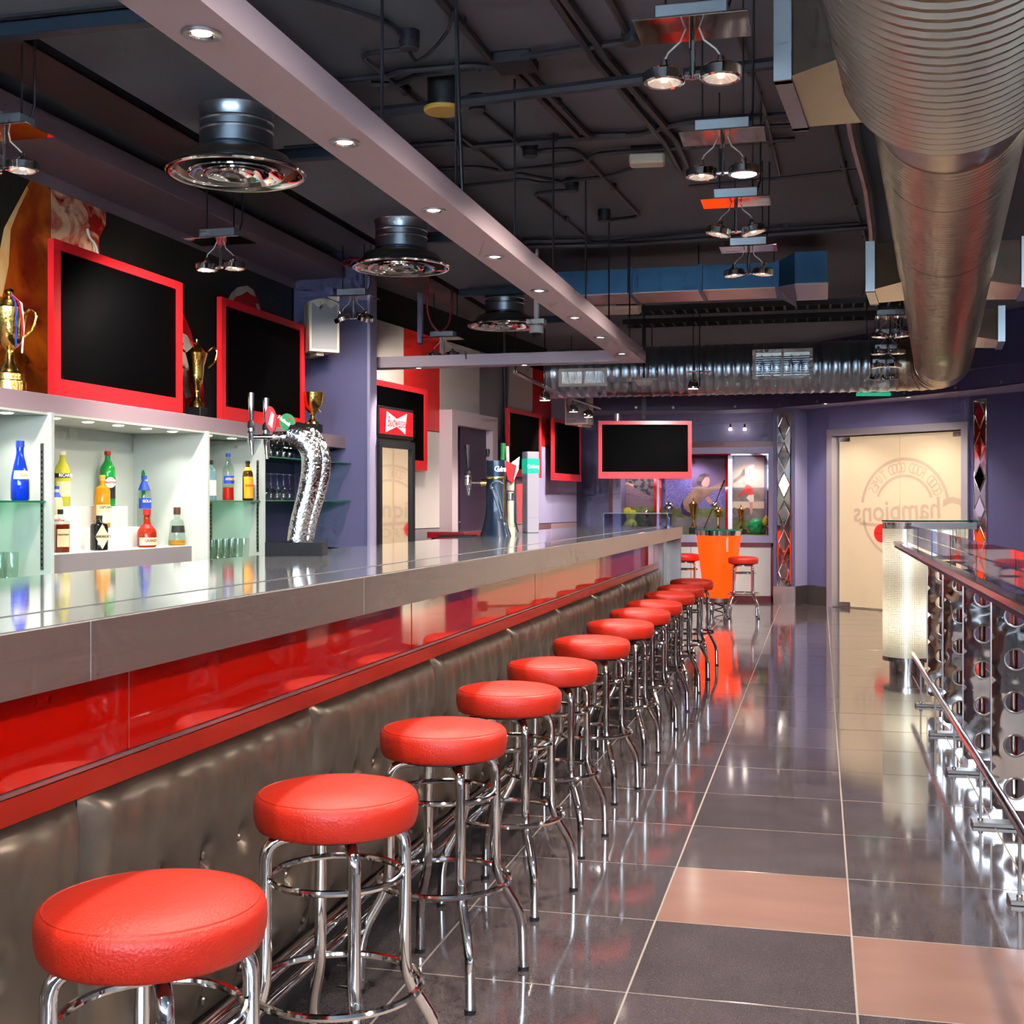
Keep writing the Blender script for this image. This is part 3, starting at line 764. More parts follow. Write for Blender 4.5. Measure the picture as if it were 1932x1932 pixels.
for u, Z, lb in ((1402, 14.5, 'red round chrome bar stool beside the orange table, before the white cupboard'), (1294, 15.35, 'red round bar stool half hidden between bar end and orange table')):
    o = tree(ST); o.location = LZ((u - VX) / F * Z, Z, 0); o.rotation_euler = (0, 0, ang + .25); o['label'] = lb; o['group'] = 'stools at the orange table'

# ================================================================== BACK BAR
XU = -3.72 * CO                       # front of the shelf units
XL = -3.79 * CO                       # front of the ledge
ZL0, ZL1 = 1.764, 1.86
lg_ = thing('back_bar_ledge', 'mauve ledge over the lit bottle shelves carrying trophies and televisions', 'shelf', (XL, -1, ZL0))
B(lg_.location).box(XW, XL, -1.5, YC, ZL0, ZL1, .003).build('ledge', M['mauve_shaded'], lg_)
ZW = .95
wk = thing('back_counter', 'pale back counter holding rows of upturned tumblers', 'counter', (XW, -1, 0))
B(wk.location).box(XW + .002, XU + .03, -1.5, YC - .002, 0, ZW, .003).build('counter', M['steel_dull'], wk)
yA, yB_, yC2 = [LZ(-3.72, 3.72 * F / (VX - u)).y for u in (100, 394, 501)]
yZ = yA - .85
units = [(yZ - 1.4, yZ), (yZ, yA), (yA, yB_), (yB_, yC2)]
for k, (a, c) in enumerate(units):
    lb = ['pale shelf unit before the blue bottle, mostly out of frame', 'pale green-lit shelf unit holding the blue bottle', 'white lit display unit with three steps of bottles', 'narrow pale shelf unit with the orange and brown liqueur bottles'][k]
    t = thing('bottle_unit', lb, 'shelf unit', (XW, a, ZW))
    B(t.location).box(XW, XW + .01, a + .012, c - .012, ZW, ZL0).build('back_panel', M['niche_white'], t)
    for y in (a, c): B(t.location).box(XW, XU, y - .012 if y == c else y, y if y == c else y + .012, ZW - .03, ZL0, .001).build('side_panel', M['niche_white'], t)
    B(t.location).box(XW, XU - .02, a + .012, c - .012, ZL0 - .012, ZL0 - .001).build('top_panel', M['niche_white'], t)
    nl = (3, 3, 5, 2)[k]
    for i in range(nl):
        y = a + (c - a) * (i + .7) / (nl + .4)
        s = B(t.location).lathe([(0, ZL0 - .016), (.022, ZL0 - .016), (.03, ZL0 - .013)], 16, c=(XU - .13, y, 0)).build('recessed_lamp', M['lens'], t)
        spot('shelf_lamp', t, Vector((XU - .13, y, ZL0 - .02)) - t.location, 3.8 if k == 2 else 4.0, (1, .97, .88), 120, .7, .015, (-.12, 0, -1))
    if k in (1, 3):
        # slotted strips
        for yy, xx in (((c - .014), XU - .05), ((c - .014), XW + .12), (a + .2, XW + .012)):
            b = B(t.location)
            if xx == XW + .012: b.box(xx - .002, xx + .004, yy - .008, yy + .008, 1.05, ZL0 - .15)
            else: b.box(xx - .008, xx + .008, yy - .003, yy + .002, 1.0, ZL0 - .15)
            b.build('slotted_strip', M['steel_dull'], t)
            b = B(t.location)
            for i in range(22):
                z = 1.02 + i * .026
                if xx == XW + .012: b.box(xx + .003, xx + .0055, yy - .004, yy + .004, z, z + .012)
                else: b.box(xx - .004, xx + .004, yy - .0045, yy, z, z + .012)
            b.build('slots', M['black'], t)
# steps in the middle unit
st_ = thing('bottle_steps', 'white three-tier bottle step with a brushed steel front', 'display step', (XW, yA, ZW))
LS = [(-3.80, 1.07), (-3.98, 1.185), (-4.10, 1.307)]
for k, (L, z) in enumerate(LS):
    B(st_.location).box(XW + .01, L * CO, yA + .014, yB_ - (.014 if k == 0 else .1 + .1 * k), ZW, z, .002).build('step', M['white'], st_)
B(st_.location).box(LS[0][0] * CO, LS[0][0] * CO + .006, yA + .014, yB_ - .08, ZW, 1.068).build('steel_front', M['panel_grey'], st_)
def gshelf(x0, x1, y0, y1, z, label):
    t = thing('glass_shelf', label, 'glass shelf', (x0, y0, z))
    B(t.location).box(x0, x1 - .004, y0, y1, z, z + .008).build('pane', M['glass_shelf'], t)
    B(t.location).box(x1 - .004, x1, y0, y1, z - .0005, z + .0085).build('polished_edge', M['glass_edge'], t)
ZS1 = H + (CY - 948) / F * 6.2
gshelf(XW + .01, XU - .03, units[1][0] + .014, units[1][1] - .014, ZS1, 'glass shelf under the blue bottle')
ZS2 = H + (CY - 947) / F * 8.4
gshelf(XW + .01, XU - .03, units[3][0] + .014, units[3][1] - .014, ZS2, 'glass shelf under the orange and brown liqueur bottles')
ZS3, ZS4 = H + (CY - 868) / F * 9.0, H + (CY - 946) / F * 9.0
gshelf(XW + .01, XU - .02, yC2 + .02, YC - .01, ZS3, 'upper glass shelf with upturned stem glasses behind the beer tower')
gshelf(XW + .01, XU - .02, yC2 + .02, YC - .01, ZS4, 'lower glass shelf with upturned stem glasses behind the beer tower')
struct('wall_glass_niche', B().box(XW, XW + .008, yC2, YC, ZW, ZL0), M['navy_dark'], smooth=0)
for k in range(2): spot('glass_shelf_lamp', lg_, Vector((XU - .15, yC2 + .2 + .4 * k, ZL0 - .01)) - lg_.location, 2, (1, .97, .9), 120, .7, .015)

# ------------------------------------------------------------------ bottles
def glassy(name, col, tr=.85, rough=.04): return mat(name, col, rough, 0, trans=tr, ior=1.4, noise=.04)
G = {'clear': thin('bottle_clear', 'e6f0ec', .6, .03, .05), 'blue': mat('bottle_blue', '0a35c8', .08, noise=.15, nscale=9, coat=.5), 'green': glassy('bottle_green', '24b046', .35), 'yellow': glassy('bottle_yellow', 'e0da48', .35),
     'amber': glassy('bottle_amber', 'f09a18', .35), 'brown': glassy('bottle_brown', '5a3510', .5), 'dark': mat('bottle_dark', '0b0d0f', .12, noise=.2, coat=.5), 'cognac': glassy('bottle_cognac', 'a02c12', .3),
     'red': mat('liquor_red', 'd8200c', .15, noise=.1), 'paleblue': glassy('bottle_pale_blue', 'a7dcf2', .8), 'cream': glassy('bottle_cream', 'eeecc0', .4)}
LBL = {k: mat('label_' + k, v, .5, noise=.06, nscale=20) for k, v in dict(white='e9e6df', black='121214', orange='f0a312', blue='1b3fae', red='c0141c', yellow='f2c21c', tan='e2cfa2', green='157a3a', gold='c79a35', brown='52291c').items()}
PROF = {   # (r, z) at unit scale: width 1 -> radius .5, height 1
 'wine': [(0, 0), (.44, 0), (.5, .02), (.5, .62), (.47, .70), (.30, .78), (.19, .84), (.17, .92), (.19, .94), (.19, .96), (0, .96)],
 'pear': [(0, 0), (.42, 0), (.5, .03), (.5, .28), (.46, .42), (.34, .60), (.24, .72), (.2, .80), (.2, .92), (0, .92)],
 'square': [(0, 0), (.46, 0), (.5, .02), (.5, .70), (.44, .76), (.2, .80), (.17, .86), (.17, .92), (0, .92)],
 'squat': [(0, 0), (.42, 0), (.5, .04), (.5, .36), (.46, .46), (.28, .56), (.19, .66), (.16, .80), (.18, .88), (0, .88)],
 'cone': [(0, 0), (.47, 0), (.5, .03), (.36, .62), (.30, .67), (.17, .70), (.17, .84), (0, .84)],
}
def bottle(X, u, z, wpx, hpx, prof, g, label, lab=None, cap='black', text=None, tcol='black', liquid=None, dy=0, disc=None, square=False, band=None):
    "upright bottle whose foot stands at image column u on plane X and height z"
    p = onX(u, CY, X); Z = -p.x * SI + p.y * CO
    w_, h_ = wpx / F * Z, hpx / F * Z
    a = math.atan2(-p.y, -p.x) + .35
    t = thing('bottle', label, 'bottle', (p.x, p.y, z), a + math.pi / 2, 'bottles on the back bar')
    n = 4 if square else 24
    R = Matrix.Rotation(math.pi / 4, 4, 'Z') if square else None
    k = math.sqrt(2) * .98 if square else 1
    pr = [(r * w_ * (k if zz < .75 else 1), zz * h_) for r, zz in PROF[prof]]
    if square: pr = [(r * w_ * (k if zz < .72 else 1), zz * h_) for r, zz in PROF[prof]]
    b = B().lathe(pr, 24 if not square else 4, R)
    b.build('glass_body', G[g], t, smooth=40)
    rm = max(r for r, zz in PROF[prof]); top = PROF[prof][-1][1]; rc = PROF[prof][-2][0] * w_
    B().lathe([(0, top * h_ - .03 * h_), (rc * 1.12, top * h_ - .03 * h_), (rc * 1.12, h_), (0, h_)], 16).build('cap', LBL[cap], t)
    if liquid:
        hl = liquid[1] * h_
        q = [(r * .9, max(zz, .012 * h_)) for r, zz in pr if zz <= hl]
        q.append((q[-1][0], hl)); q.append((0, hl))
        B().lathe(q, 24 if not square else 4, R).build('liquid', G[liquid[0]], t)
    rr = .5 * w_ * 1.012
    if lab:
        c_, z0, z1 = lab
        if square:
            B().box(-.4 * w_, .4 * w_, -.5 * w_ * .985 - .0015, -.5 * w_ * .97, z0 * h_, z1 * h_).build('paper_label', LBL[c_], t)
        else:
            pr2 = [(rad_at(prof, z0) * w_ * 1.015, z0 * h_), (rad_at(prof, (z0 + z1) / 2) * w_ * 1.015, (z0 + z1) / 2 * h_), (rad_at(prof, z1) * w_ * 1.015, z1 * h_)]
            B().lathe(pr2, 16, a0=-math.pi / 2 - 1.15, a1=-math.pi / 2 + 1.15).build('paper_label', LBL[c_], t)
    if band:
        c_, z0, z1 = band
        B().lathe([(rad_at(prof, z0) * w_ * 1.02, z0 * h_), (rad_at(prof, z1) * w_ * 1.02, z1 * h_)], 20).build('neck_band', LBL[c_], t)
    if disc:
        c_, zc, rr2 = disc
        y = -rad_at(prof, zc) * w_ * 1.02 - .002
        B().cyl((0, y, zc * h_), (0, y - .002, zc * h_), rr2 * w_, n=24).build('round_label', LBL[c_], t)
    if text:
        s_, zc, sz = text
        y = -rad_at(prof, zc) * w_ * 1.03 - .005
        if square: y = -.5 * w_ - .002
        tb_ = B()
        for i, ln in enumerate(s_.split('\n')):
            tb_.text(ln, sz * w_, frameM((0, y, zc * h_ - i * sz * w_ * 1.05), (1, 0, 0), (0, 0, 1), (0, -1, 0)), sx=.85, ext=.0006, bold=.0004)
        tb_.build('label_print', LBL[tcol], t, smooth=0)
    return t
def rad_at(prof, z):
    q = PROF[prof]
    for (r0, z0), (r1, z1) in zip(q[1:], q[2:]):
        if z0 <= z <= z1 and z1 > z0: return r0 + (r1 - r0) * (z - z0) / (z1 - z0)
    return .5
X3, X2, X1, XG = -4.17 * CO, -4.035 * CO, -3.885 * CO, -3.8 * CO
bottle(XG, 38, ZS1 + .008, 34, 113, 'pear', 'blue', 'blue glass liqueur bottle with a white band on its glass shelf', ('white', .36, .50), 'blue', ('Bols', .43, .3), 'gold')
bottle(X3, 118, 1.307, 28, 104, 'wine', 'yellow', 'yellow aniseed bottle with a dark name band on the top step', ('tan', .18, .45), 'white', ('RICARD', .56, .3), 'white', band=('black', .52, .60))
bottle(X2, 107, 1.185, 22, 82, 'wine', 'cream', 'pale bottle with a round red-lettered label, before the yellow one', ('white', .08, .34), 'blue', ('MARTINI', .21, .26), 'red', band=('blue', .74, .86))
bottle(X1, 114, 1.07, 28, 82, 'square', 'clear', 'square flask of amber liqueur with a black block cap', ('tan', .14, .55), 'black', ('DISARONNO', .42, .15), 'brown', liquid=('cognac', .66), square=True)
bottle(X3, 203, 1.307, 28, 104, 'wine', 'green', 'green bottle with red cap and black band on the top step', ('black', .14, .52), 'red', ('MARTINI', .43, .22), 'red', disc=('white', .43, .36))
bottle(X2, 193, 1.185, 29, 100, 'square', 'amber', 'amber rum bottle with cream label, before the red-capped green one', ('tan', .10, .44), 'gold', ('CAPTAIN', .39, .22), 'brown')
bottle(X1, 187, 1.07, 33, 66, 'square', 'dark', 'black apothecary gin bottle with a pale diamond label', None, 'black', ("HENDRICK'S", .40, .2), 'black')
bottle(X3, 277, 1.307, 27, 100, 'wine', 'green', 'green bottle with green cap and round white label', ('green', .14, .5), 'green', ('MARTINI', .45, .22), 'red', disc=('white', .45, .36))
bottle(X2, 272, 1.185, 26, 96, 'wine', 'clear', 'clear bottle with blue label, before the green-capped bottle', ('blue', .36, .56), 'blue', ('ISOLA', .50, .28), 'white', band=('blue', .72, .90))
bottle(X1, 277, 1.07, 36, 72, 'squat', 'cognac', 'squat round cognac bottle with red ribbon and red cap', ('tan', .06, .26), 'red', ('GRAND', .18, .2), 'brown', band=('red', .50, .60))
bottle(X1, 334, 1.07, 34, 72, 'cone', 'clear', 'flared clear tequila bottle with a wide brown stopper', ('black', .34, .52), 'brown', None, 'white', liquid=('amber', .14))
bottle(XG, 399, ZS2 + .008, 18, 76, 'square', 'paleblue', 'pale blue gin bottle at the edge of the narrow unit', ('white', .12, .5), 'black', None)
bottle(XG, 430.5, ZS2 + .008, 22, 89, 'wine', 'clear', 'clear bottle with a little orange-red liqueur and blue label', ('blue', .36, .52), 'blue', ('APEROL', .45, .3), 'yellow', liquid=('red', .28))
bottle(XG, 467.5, ZS2 + .008, 20, 75, 'wine', 'brown', 'brown coffee liqueur bottle with an orange arched label', ('orange', .06, .60), 'black', ('KAHLUA', .38, .28), 'red', band=('yellow', .76, .84))
# pale diamond on the black gin bottle
hb = [o for o in bpy.data.objects if o.name.startswith('bottle') and o.get('label', '').startswith('black apothecary')][0]
wv = .5 * 33 / F * (-hb.location.x * SI + hb.location.y * CO)
B().prism([(0, -wv * .99 - .0015, .008), (wv * .82, -wv * .99 - .0015, .075), (0, -wv * .99 - .0015, .142), (-wv * .82, -wv * .99 - .0015, .075)], (0, -.0015, 0)).build('diamond_label', LBL['tan'], hb, smooth=0)

# tumblers and stem glasses
tum = B().lathe([(0, .004), (.027, .004), (.030, .012), (.036, .145)], 18).mesh('tumbler', M['glass'])
def tumbler(x, y, label):
    o = bpy.data.objects.new('tumbler', tum); COL.objects.link(o); o.location = (x, y, ZW + .0005); tag(o, label, 'glass', 'tumblers on the back counter'); return o
k = 0
for row in range(2):
    for i in range(7):
        y = units[1][0] + .1 + i * .085 + row * .03; x = XU - .06 - row * .09
        tumbler(x, y, '%s tumbler of the %s row under the blue bottle, counting along the bar' % (ORD[i], ('front', 'back')[row]))
for row in range(2):
    for i in range(7):
        y = units[3][0] + .07 + i * .088 + row * .03; x = XU - .06 - row * .09
        tumbler(x, y, '%s tumbler of the %s row under the orange liqueur, counting along the bar' % (ORD[i], ('front', 'back')[row]))
stem = B().lathe([(0, .185), (.033, .184), (.033, .181), (.006, .176), (.004, .165), (.004, .10), (.012, .09), (.034, .065), (.039, .04), (.033, 0)], 20).mesh('stem_glass', M['glass'])
for s_i, z in enumerate((ZS3, ZS4)):
    for i in range(6):
        o = bpy.data.objects.new('stem_glass', stem); COL.objects.link(o); o.location = (XU - .1, yC2 + .09 + i * .105, z + .0085)
        tag(o, '%s upturned stem glass on the %s glass shelf, counting towards the navy wall' % (ORD[i], ('upper', 'lower')[s_i]), 'glass', 'upturned stem glasses')
tr = thing('serving_tray', 'round black serving tray lying beside the curved beer tower', 'tray', onX(640, 1035, XU - .02).to_3d() * 1)
tr.location = (XU + .02 - .22, YC - .35, ZW)
B().lathe([(0, .004), (.19, .004), (.2, .03), (.205, .03), (.195, 0), (0, 0)], 32).build('tray_dish', M['black'], tr)

# ================================================================== TROPHIES ON THE LEDGE
def trophy(loc, h, prof, m, label, base=None, handles=False, group='trophies', finial=None, ribbons=()):
    t = thing('trophy', label, 'trophy', loc, 0, group)
    z0 = 0
    if base:
        r, bh = base; z0 = bh
        B().box(-r, r, -r, r, 0, bh, .004).build('plinth_block', M['black'], t)
    hh = h - z0
    B().lathe([(r * hh, z0 + z * hh) for r, z in prof], 28).build('cup', M[m], t)
    if handles:
        for s in (-1, 1):
            p = [(s * .17 * hh, 0, z0 + .52 * hh), (s * .27 * hh, 0, z0 + .60 * hh), (s * .30 * hh, 0, z0 + .74 * hh), (s * .24 * hh, 0, z0 + .80 * hh), (s * .165 * hh, 0, z0 + .74 * hh)]
            B().tube(arc(p, .05 * hh, 4), .014 * hh, 8).build('handle', M[m], t)
    if finial: B().ball((0, 0, z0 + finial * hh), .028 * hh, 12).cyl((0, 0, z0 + finial * hh), (0, 0, z0 + (finial + .06) * hh), .012 * hh, n=8).build('finial', M[m], t)
    for i, (mm, pts) in enumerate(ribbons):
        B().tube([(a * hh, b * hh, z0 + c * hh) for a, b, c in pts], .008 * hh, 4).build('ribbon', mm, t)
    return t
CUP_A = [(0, 0), (.155, 0), (.155, .10), (.14, .11), (.14, .17), (.10, .19), (.085, .24), (.045, .30), (.045, .40), (.075, .43), (.11, .47), (.13, .53), (.15, .62), (.17, .76), (.172, .80), (.13, .82), (.12, .87), (.05, .90), (.03, .93), (.05, .955), (.035, .985), (0, 1)]
CUP_B = [(0, 0), (.10, 0), (.09, .04), (.05, .10), (.03, .17), (.03, .22), (.055, .25), (.06, .30), (.08, .33), (.09, .42), (.10, .55), (.13, .66), (.145, .72), (.12, .735), (.06, .79), (.03, .83), (.02, .88), (.02, .9), (0, .92)]
CUP_C = [(0, 0), (.26, 0), (.24, .05), (.14, .10), (.07, .18), (.06, .26), (.10, .34), (.22, .46), (.31, .62), (.35, .80), (.37, 1), (.35, 1), (.28, .64), (0, .45)]
rb, bb, wb_ = LBL['red'], LBL['blue'], LBL['white']
p = onX(18, 737, -3.9 * CO); Zt = -p.x * SI + p.y * CO
trophy((p.x, p.y, ZL1), 196 / F * Zt, CUP_A, 'gold', 'tall gold lidded trophy with red, blue and white ribbons on the ledge', handles=True, ribbons=(
    (rb, [(.03, -.02, .93), (.14, -.06, .86), (.19, -.08, .72), (.21, -.09, .52)]), (bb, [(.03, -.03, .93), (.13, -.09, .84), (.16, -.12, .66), (.155, -.12, .42)]), (wb_, [(.03, -.01, .93), (.16, -.04, .84), (.2, -.06, .6), (.18, -.06, .36)])))
p = onX(371, 782, -3.9 * CO); Zt = -p.x * SI + p.y * CO
trophy((p.x, p.y, ZL1), 162 / F * Zt, CUP_B, 'gold', 'slim gold two-handled trophy between the two big televisions', base=(.052, .065), handles=True, ribbons=((rb, [(0, -.03, .84), (-.08, -.05, .88), (-.03, -.03, .80)]), (wb_, [(0, -.03, .82), (.06, -.05, .74), (.08, -.05, .68)])))
p = onX(590, 812, -3.85 * CO); Zt = -p.x * SI + p.y * CO
trophy((p.x, min(p.y, YC - .12), ZL1), 76 / F * Zt, CUP_C, 'gold', 'open gold goblet trophy with a ribbon beside the navy return wall', base=(.058, .068), ribbons=((rb, [(-.08, -.06, .40), (.02, -.12, .36), (.1, -.06, .42)]), (wb_, [(-.08, -.07, .30), (.02, -.12, .37), (.2, -.08, .5), (.3, -.05, .38)]), (bb, [(-.07, -.08, .26), (.04, -.1, .2)])))
# ================================================================== TELEVISIONS
UPZ = Vector((0, 0, 1))
def tv(o, ex, w_, h_, label, th=.035, ms=.06, mt=.05, mb=.09, tilt=0):
    ex = Vector(ex).normalized(); n = ex.cross(UPZ)
    up = (UPZ * math.cos(tilt) - n * math.sin(tilt)) if tilt else UPZ
    t = thing('television', label, 'television', o, 0, 'red framed televisions')
    def P(s, z, d=0): return o + ex * s + up * z + n * d
    f = B(o)
    for a, c, z0, z1 in ((0, ms, 0, h_), (w_ - ms, w_, 0, h_), (ms, w_ - ms, 0, mb), (ms, w_ - ms, h_ - mt, h_)):
        f.prism([P(a, z0), P(c, z0), P(c, z1), P(a, z1)], n * th)
    f.build('red_frame', M['red_frame'], t, smooth=0)
    B(o).prism([P(ms, mb), P(w_ - ms, mb), P(w_ - ms, h_ - mt), P(ms, h_ - mt)], n * (th - .012)).build('screen', M['screen'], t, smooth=0)
    return t
XT = -3.93 * CO
for k, (u0, u1) in enumerate(((90, 335), (409, 567))):
    a, c = onX(u0, 900, XT), onX(u1, 900, XT)
    tv(Vector((XT, a.y, ZL1 + .012)), (0, 1, 0), c.y - a.y, .80, ('big red framed television beside the tall gold trophy on the ledge', 'big red framed television beside the navy return wall on the ledge')[k], ms=.062)
    B().box(-.02, .02, -.2, .2, 0, .012).build('television_foot', M['black'], bpy.data.objects['television' if k == 0 else 'television.001']).location = (.03, (c.y - a.y) / 2, -.012)
def wall_tv(u0, u1, vt, w_=None, h_=.78, off=.08, label=''):
    s1 = pws(u1); s0 = pws(u0) if u0 else s1 - w_
    p = PW(s0, 0, off); Zp = -p.x * SI + p.y * CO
    q = PW(s1, 0, off); Zq = -q.x * SI + q.y * CO
    zt_ = H + (CY - vt) / F * (Zq if not u0 else Zp)
    o = PW(s0, zt_ - h_, off)
    t = tv(o, pd, s1 - s0, h_, label)
    B(o).prism([PW(s0 + .4, zt_ - .5, 0), PW(s1 - .4, zt_ - .5, 0), PW(s1 - .4, zt_ - .3, 0), PW(s0 + .4, zt_ - .3, 0)], pn * off).build('wall_mount', M['black_metal'], t, smooth=0)
wall_tv(None, 786, 736, w_=1.31, label='red framed television on the panelled wall behind the drinks cooler')
wall_tv(941, 1005, 769, label='red framed wall television half hidden by the beer taps')
wall_tv(1022, 1076, 788, off=.12, label='red framed wall television closest to the far corner')
p = pt(1128, 903, 14.2); q = pt(1303, 795, 14.2)
hang = tv(p, (CO, SI, 0), (1303 - 1128) / F * 14.2, q.z - p.z, 'red framed television hung from the ceiling before the display case', ms=.042, mt=.042, mb=.075, th=.09)
b = B(p); m_ = pt(1216, 800, 14.2) - Vector((-SI, CO, 0)) * -.05
b.box(m_.x - .02, m_.x + .02, m_.y - .02, m_.y + .02, q.z - .3, ZC); b.build('ceiling_pole', M['black_metal'], hang)
pl = pt(1165, 795, 14.25)
B(p).cyl(Vector((pl.x, pl.y, q.z)), Vector((pl.x, pl.y, q.z + .09)), .03, n=12).build('bracket', M['satin'], hang)

# ================================================================== MURAL BEHIND THE TELEVISIONS
def two(name, c1, c2, sc, thr=(.4, .6), rough=.5, dist=0.0):
    m = mat(name, c1, rough); nt = m.node_tree; N = nt.nodes; lk = nt.links.new; P = N['Principled BSDF']
    tc = N.new('ShaderNodeTexCoord'); n = N.new('ShaderNodeTexNoise'); n.inputs['Scale'].default_value = sc; n.inputs['Detail'].default_value = 4; n.inputs['Distortion'].default_value = dist; lk(tc.outputs['Object'], n.inputs[0])
    r = N.new('ShaderNodeMapRange'); r.inputs[1].default_value = thr[0]; r.inputs[2].default_value = thr[1]; lk(n.outputs['Fac'], r.inputs[0])
    mx = N.new('ShaderNodeMix'); mx.data_type = 'RGBA'; mx.inputs[6].default_value = (*lin(c1), 1); mx.inputs[7].default_value = (*lin(c2), 1); lk(r.outputs[0], mx.inputs[0]); lk(mx.outputs[2], P.inputs['Base Color'])
    return m
MU = {'dark': two('mural_dark', '17150f', '2c2a26', 2, (.4, .7)), 'orange': two('mural_orange', '8c1406', 'dc6a12', 3, (.35, .65), dist=.6), 'edge': two('mural_edge', 'e7a54a', 'f0c98a', 4), 'flame': two('mural_flame', 'c41408', 'f0bc94', 4.5, (.42, .56), dist=1.2),
      'red': two('mural_red', 'c40f14', 'd8231f', 3), 'pale': two('mural_pale', 'cfc0aa', 'e2d6c4', 4), 'shade': two('mural_shade', '4a0a0c', '781010', 3)}
mu = thing('mural', 'dark wall mural with glowing orange and red shapes behind the televisions', 'mural', (XW + .004, 0, 1.9))
B(mu.location).box(XW, XW + .006, 2.0, YC - .06, ZL1, 3.06).build('backing', MU['dark'], mu, smooth=0)
def mp(name, pts, m, d=0):
    B(mu.location).prism([onX(u, v, XW + .006 + d) for u, v in pts], (.0015, 0, 0)).build(name, MU[m], mu, smooth=0)
mp('orange_figure', [(-60, 430), (0, 470), (8, 430), (28, 392), (50, 352), (60, 335), (95, 358), (95, 760), (-60, 760)], 'orange')
mp('lit_edge', [(0, 470), (8, 430), (28, 392), (50, 352), (54, 356), (36, 392), (20, 432), (16, 500), (4, 560), (0, 560)], 'edge', .002)
mp('flame_print', [(96, 352), (160, 380), (200, 396), (199, 425), (186, 450), (188, 482), (170, 490), (96, 470)], 'flame')
mp('red_ball', [(330, 570), (346, 592), (360, 625), (371, 672), (384, 730), (388, 790), (330, 790)], 'red')
mp('pale_patch', [(336, 625), (352, 632), (366, 655), (370, 690), (352, 700), (356, 728), (362, 748), (350, 752), (340, 720), (335, 680)], 'pale', .002)
mp('dark_spot', [(338, 640), (346, 648), (344, 656), (337, 652)], 'dark', .004)
mp('red_cap', [(430, 575), (436, 556), (448, 544), (466, 540), (480, 550), (490, 572), (494, 592), (430, 600)], 'red')
mp('pale_cap', [(428, 570), (436, 553), (448, 542), (466, 539), (478, 547), (482, 560), (474, 556), (466, 550), (456, 556), (444, 560), (436, 572)], 'pale', .002)
mp('pale_fleck', [(482, 572), (488, 574), (492, 588), (486, 586)], 'pale', .003)
o = B(mu.location).tube(arc([onX(165, 432, XW + .02), onX(168, 448, XW + .03), onX(180, 460, XW + .03), onX(184, 480, XW + .05)], .05), .008, 6).build('loose_cable', M['cable_white'], mu)

# ================================================================== TWIN SPOT FIXTURES
HOT = set()
def fixture(L, Z, zl, label, group, power=9, hot=False, tilt=(0, 0), rz=0.0, top=ZC, pw=.165, aim=(0, 0, -1)):
    t = thing('twin_spotlight', label, 'spotlight', LZ(L, Z, zl), rz, group)
    B().box(-.105, .105, -.05, .05, .165, .21, .002).build('driver_box', M['satin'], t)
    B().box(-pw, pw, -.10, .10, .150, .156, .001).build('mirror_plate', M['mirror_dark'], t)
    B().cyl((0, 0, .15), (0, 0, .0), .009, n=10).build('stem', M['chrome'], t)
    B().cyl((-.03, 0, .008), (.03, 0, .008), .008, n=8).build('yoke', M['chrome'], t)
    for s in (-1, 1):
        R = Matrix.Translation((s * .083, 0, .012)) @ Matrix.Rotation(tilt[0] * s, 4, 'Y') @ Matrix.Rotation(tilt[1], 4, 'X')
        lp = B().lathe([(.049, -.017), (.056, -.019), (.062, -.015), (.062, .012), (.057, .018), (.03, .022), (.02, .032), (.012, .036), (.010, .052), (0, .054)], 28, R).build('lamp_head', M['chrome'], t)
        B().lathe([(0, .006), (.02, .0), (.049, -.0165)], 24, R).build('reflector', M['lens_hot' if (hot and s == 1) else 'lens_dim'], lp)
        B().tube([R @ Vector((0, 0, -.012)), R @ Vector((0, 0, .004))], .010, 8).build('bulb', M['lens'], lp)
        B().tube([(s * .02, 0, .15), (s * .035, -.01, .11), (s * .07, -.012, .08), (s * .083, 0, .062)], .003, 6).build('flex', M['cable_white'], t)
    for s in (-1, 1):
        B().tube([(s * .08, .0, .21), (s * .08, .0, top - zl)], .004, 6).build('suspension_rod', M['cable_black'], t)
    B().tube([(.10, .03, .21), (.115, .03, .26), (.12, .03, top - zl)], .005, 6).build('supply_cable', M['cable_black'], t)
    if power:
        spot('spot_lamp', t, (0, 0, -.03), 1.5 * power * (2.2 if hot else 1), (1, .88, .76), 130, .7, .06, aim)
    return t
ZA = H + 1.27
row1 = [(-.376, 3.68), (-.384, 4.93), (-.41, 6.1), (-.42, 7.35)]
for k, (L, Z) in enumerate(row1):
    v = (150, 330, 440, 518)[k]
    fixture(L, Z, H + (CY - v) / F * Z, '%s twin spotlight of the ceiling row between beam and duct, counting towards the far wall' % ORD[k], 'twin spotlights beside the duct', 26, hot=(k == 1), tilt=((0, 0), (.0, 0), (-.2, 0), (.08, 0))[k], aim=(-.5, .15, -1))
for k, Z in enumerate((1.2, 2.45)):  # unseen fixtures extending this row towards the camera, kept for their light
    fixture(-.37, Z, 2.6, '%s twin spotlight of the ceiling row, before the frame starts' % ORD[k], 'twin spotlights beside the duct', 26, aim=(-.5, .15, -1))
for k, (Z, u, v) in enumerate(((9.9, 1680, 635), (10.9, 1676, 667), (11.9, 1672, 692), (13.0, 1666, 716), (14.2, 1650, 738))):
    fixture((u - VX) / F * Z, Z, H + (CY - v) / F * Z, '%s twin spotlight in the receding cluster beside the duct elbow' % ORD[k], 'twin spotlights near the duct elbow', 26, pw=.12, aim=(0, .5, -1), tilt=(.1 * (k % 3 - 1), 0))
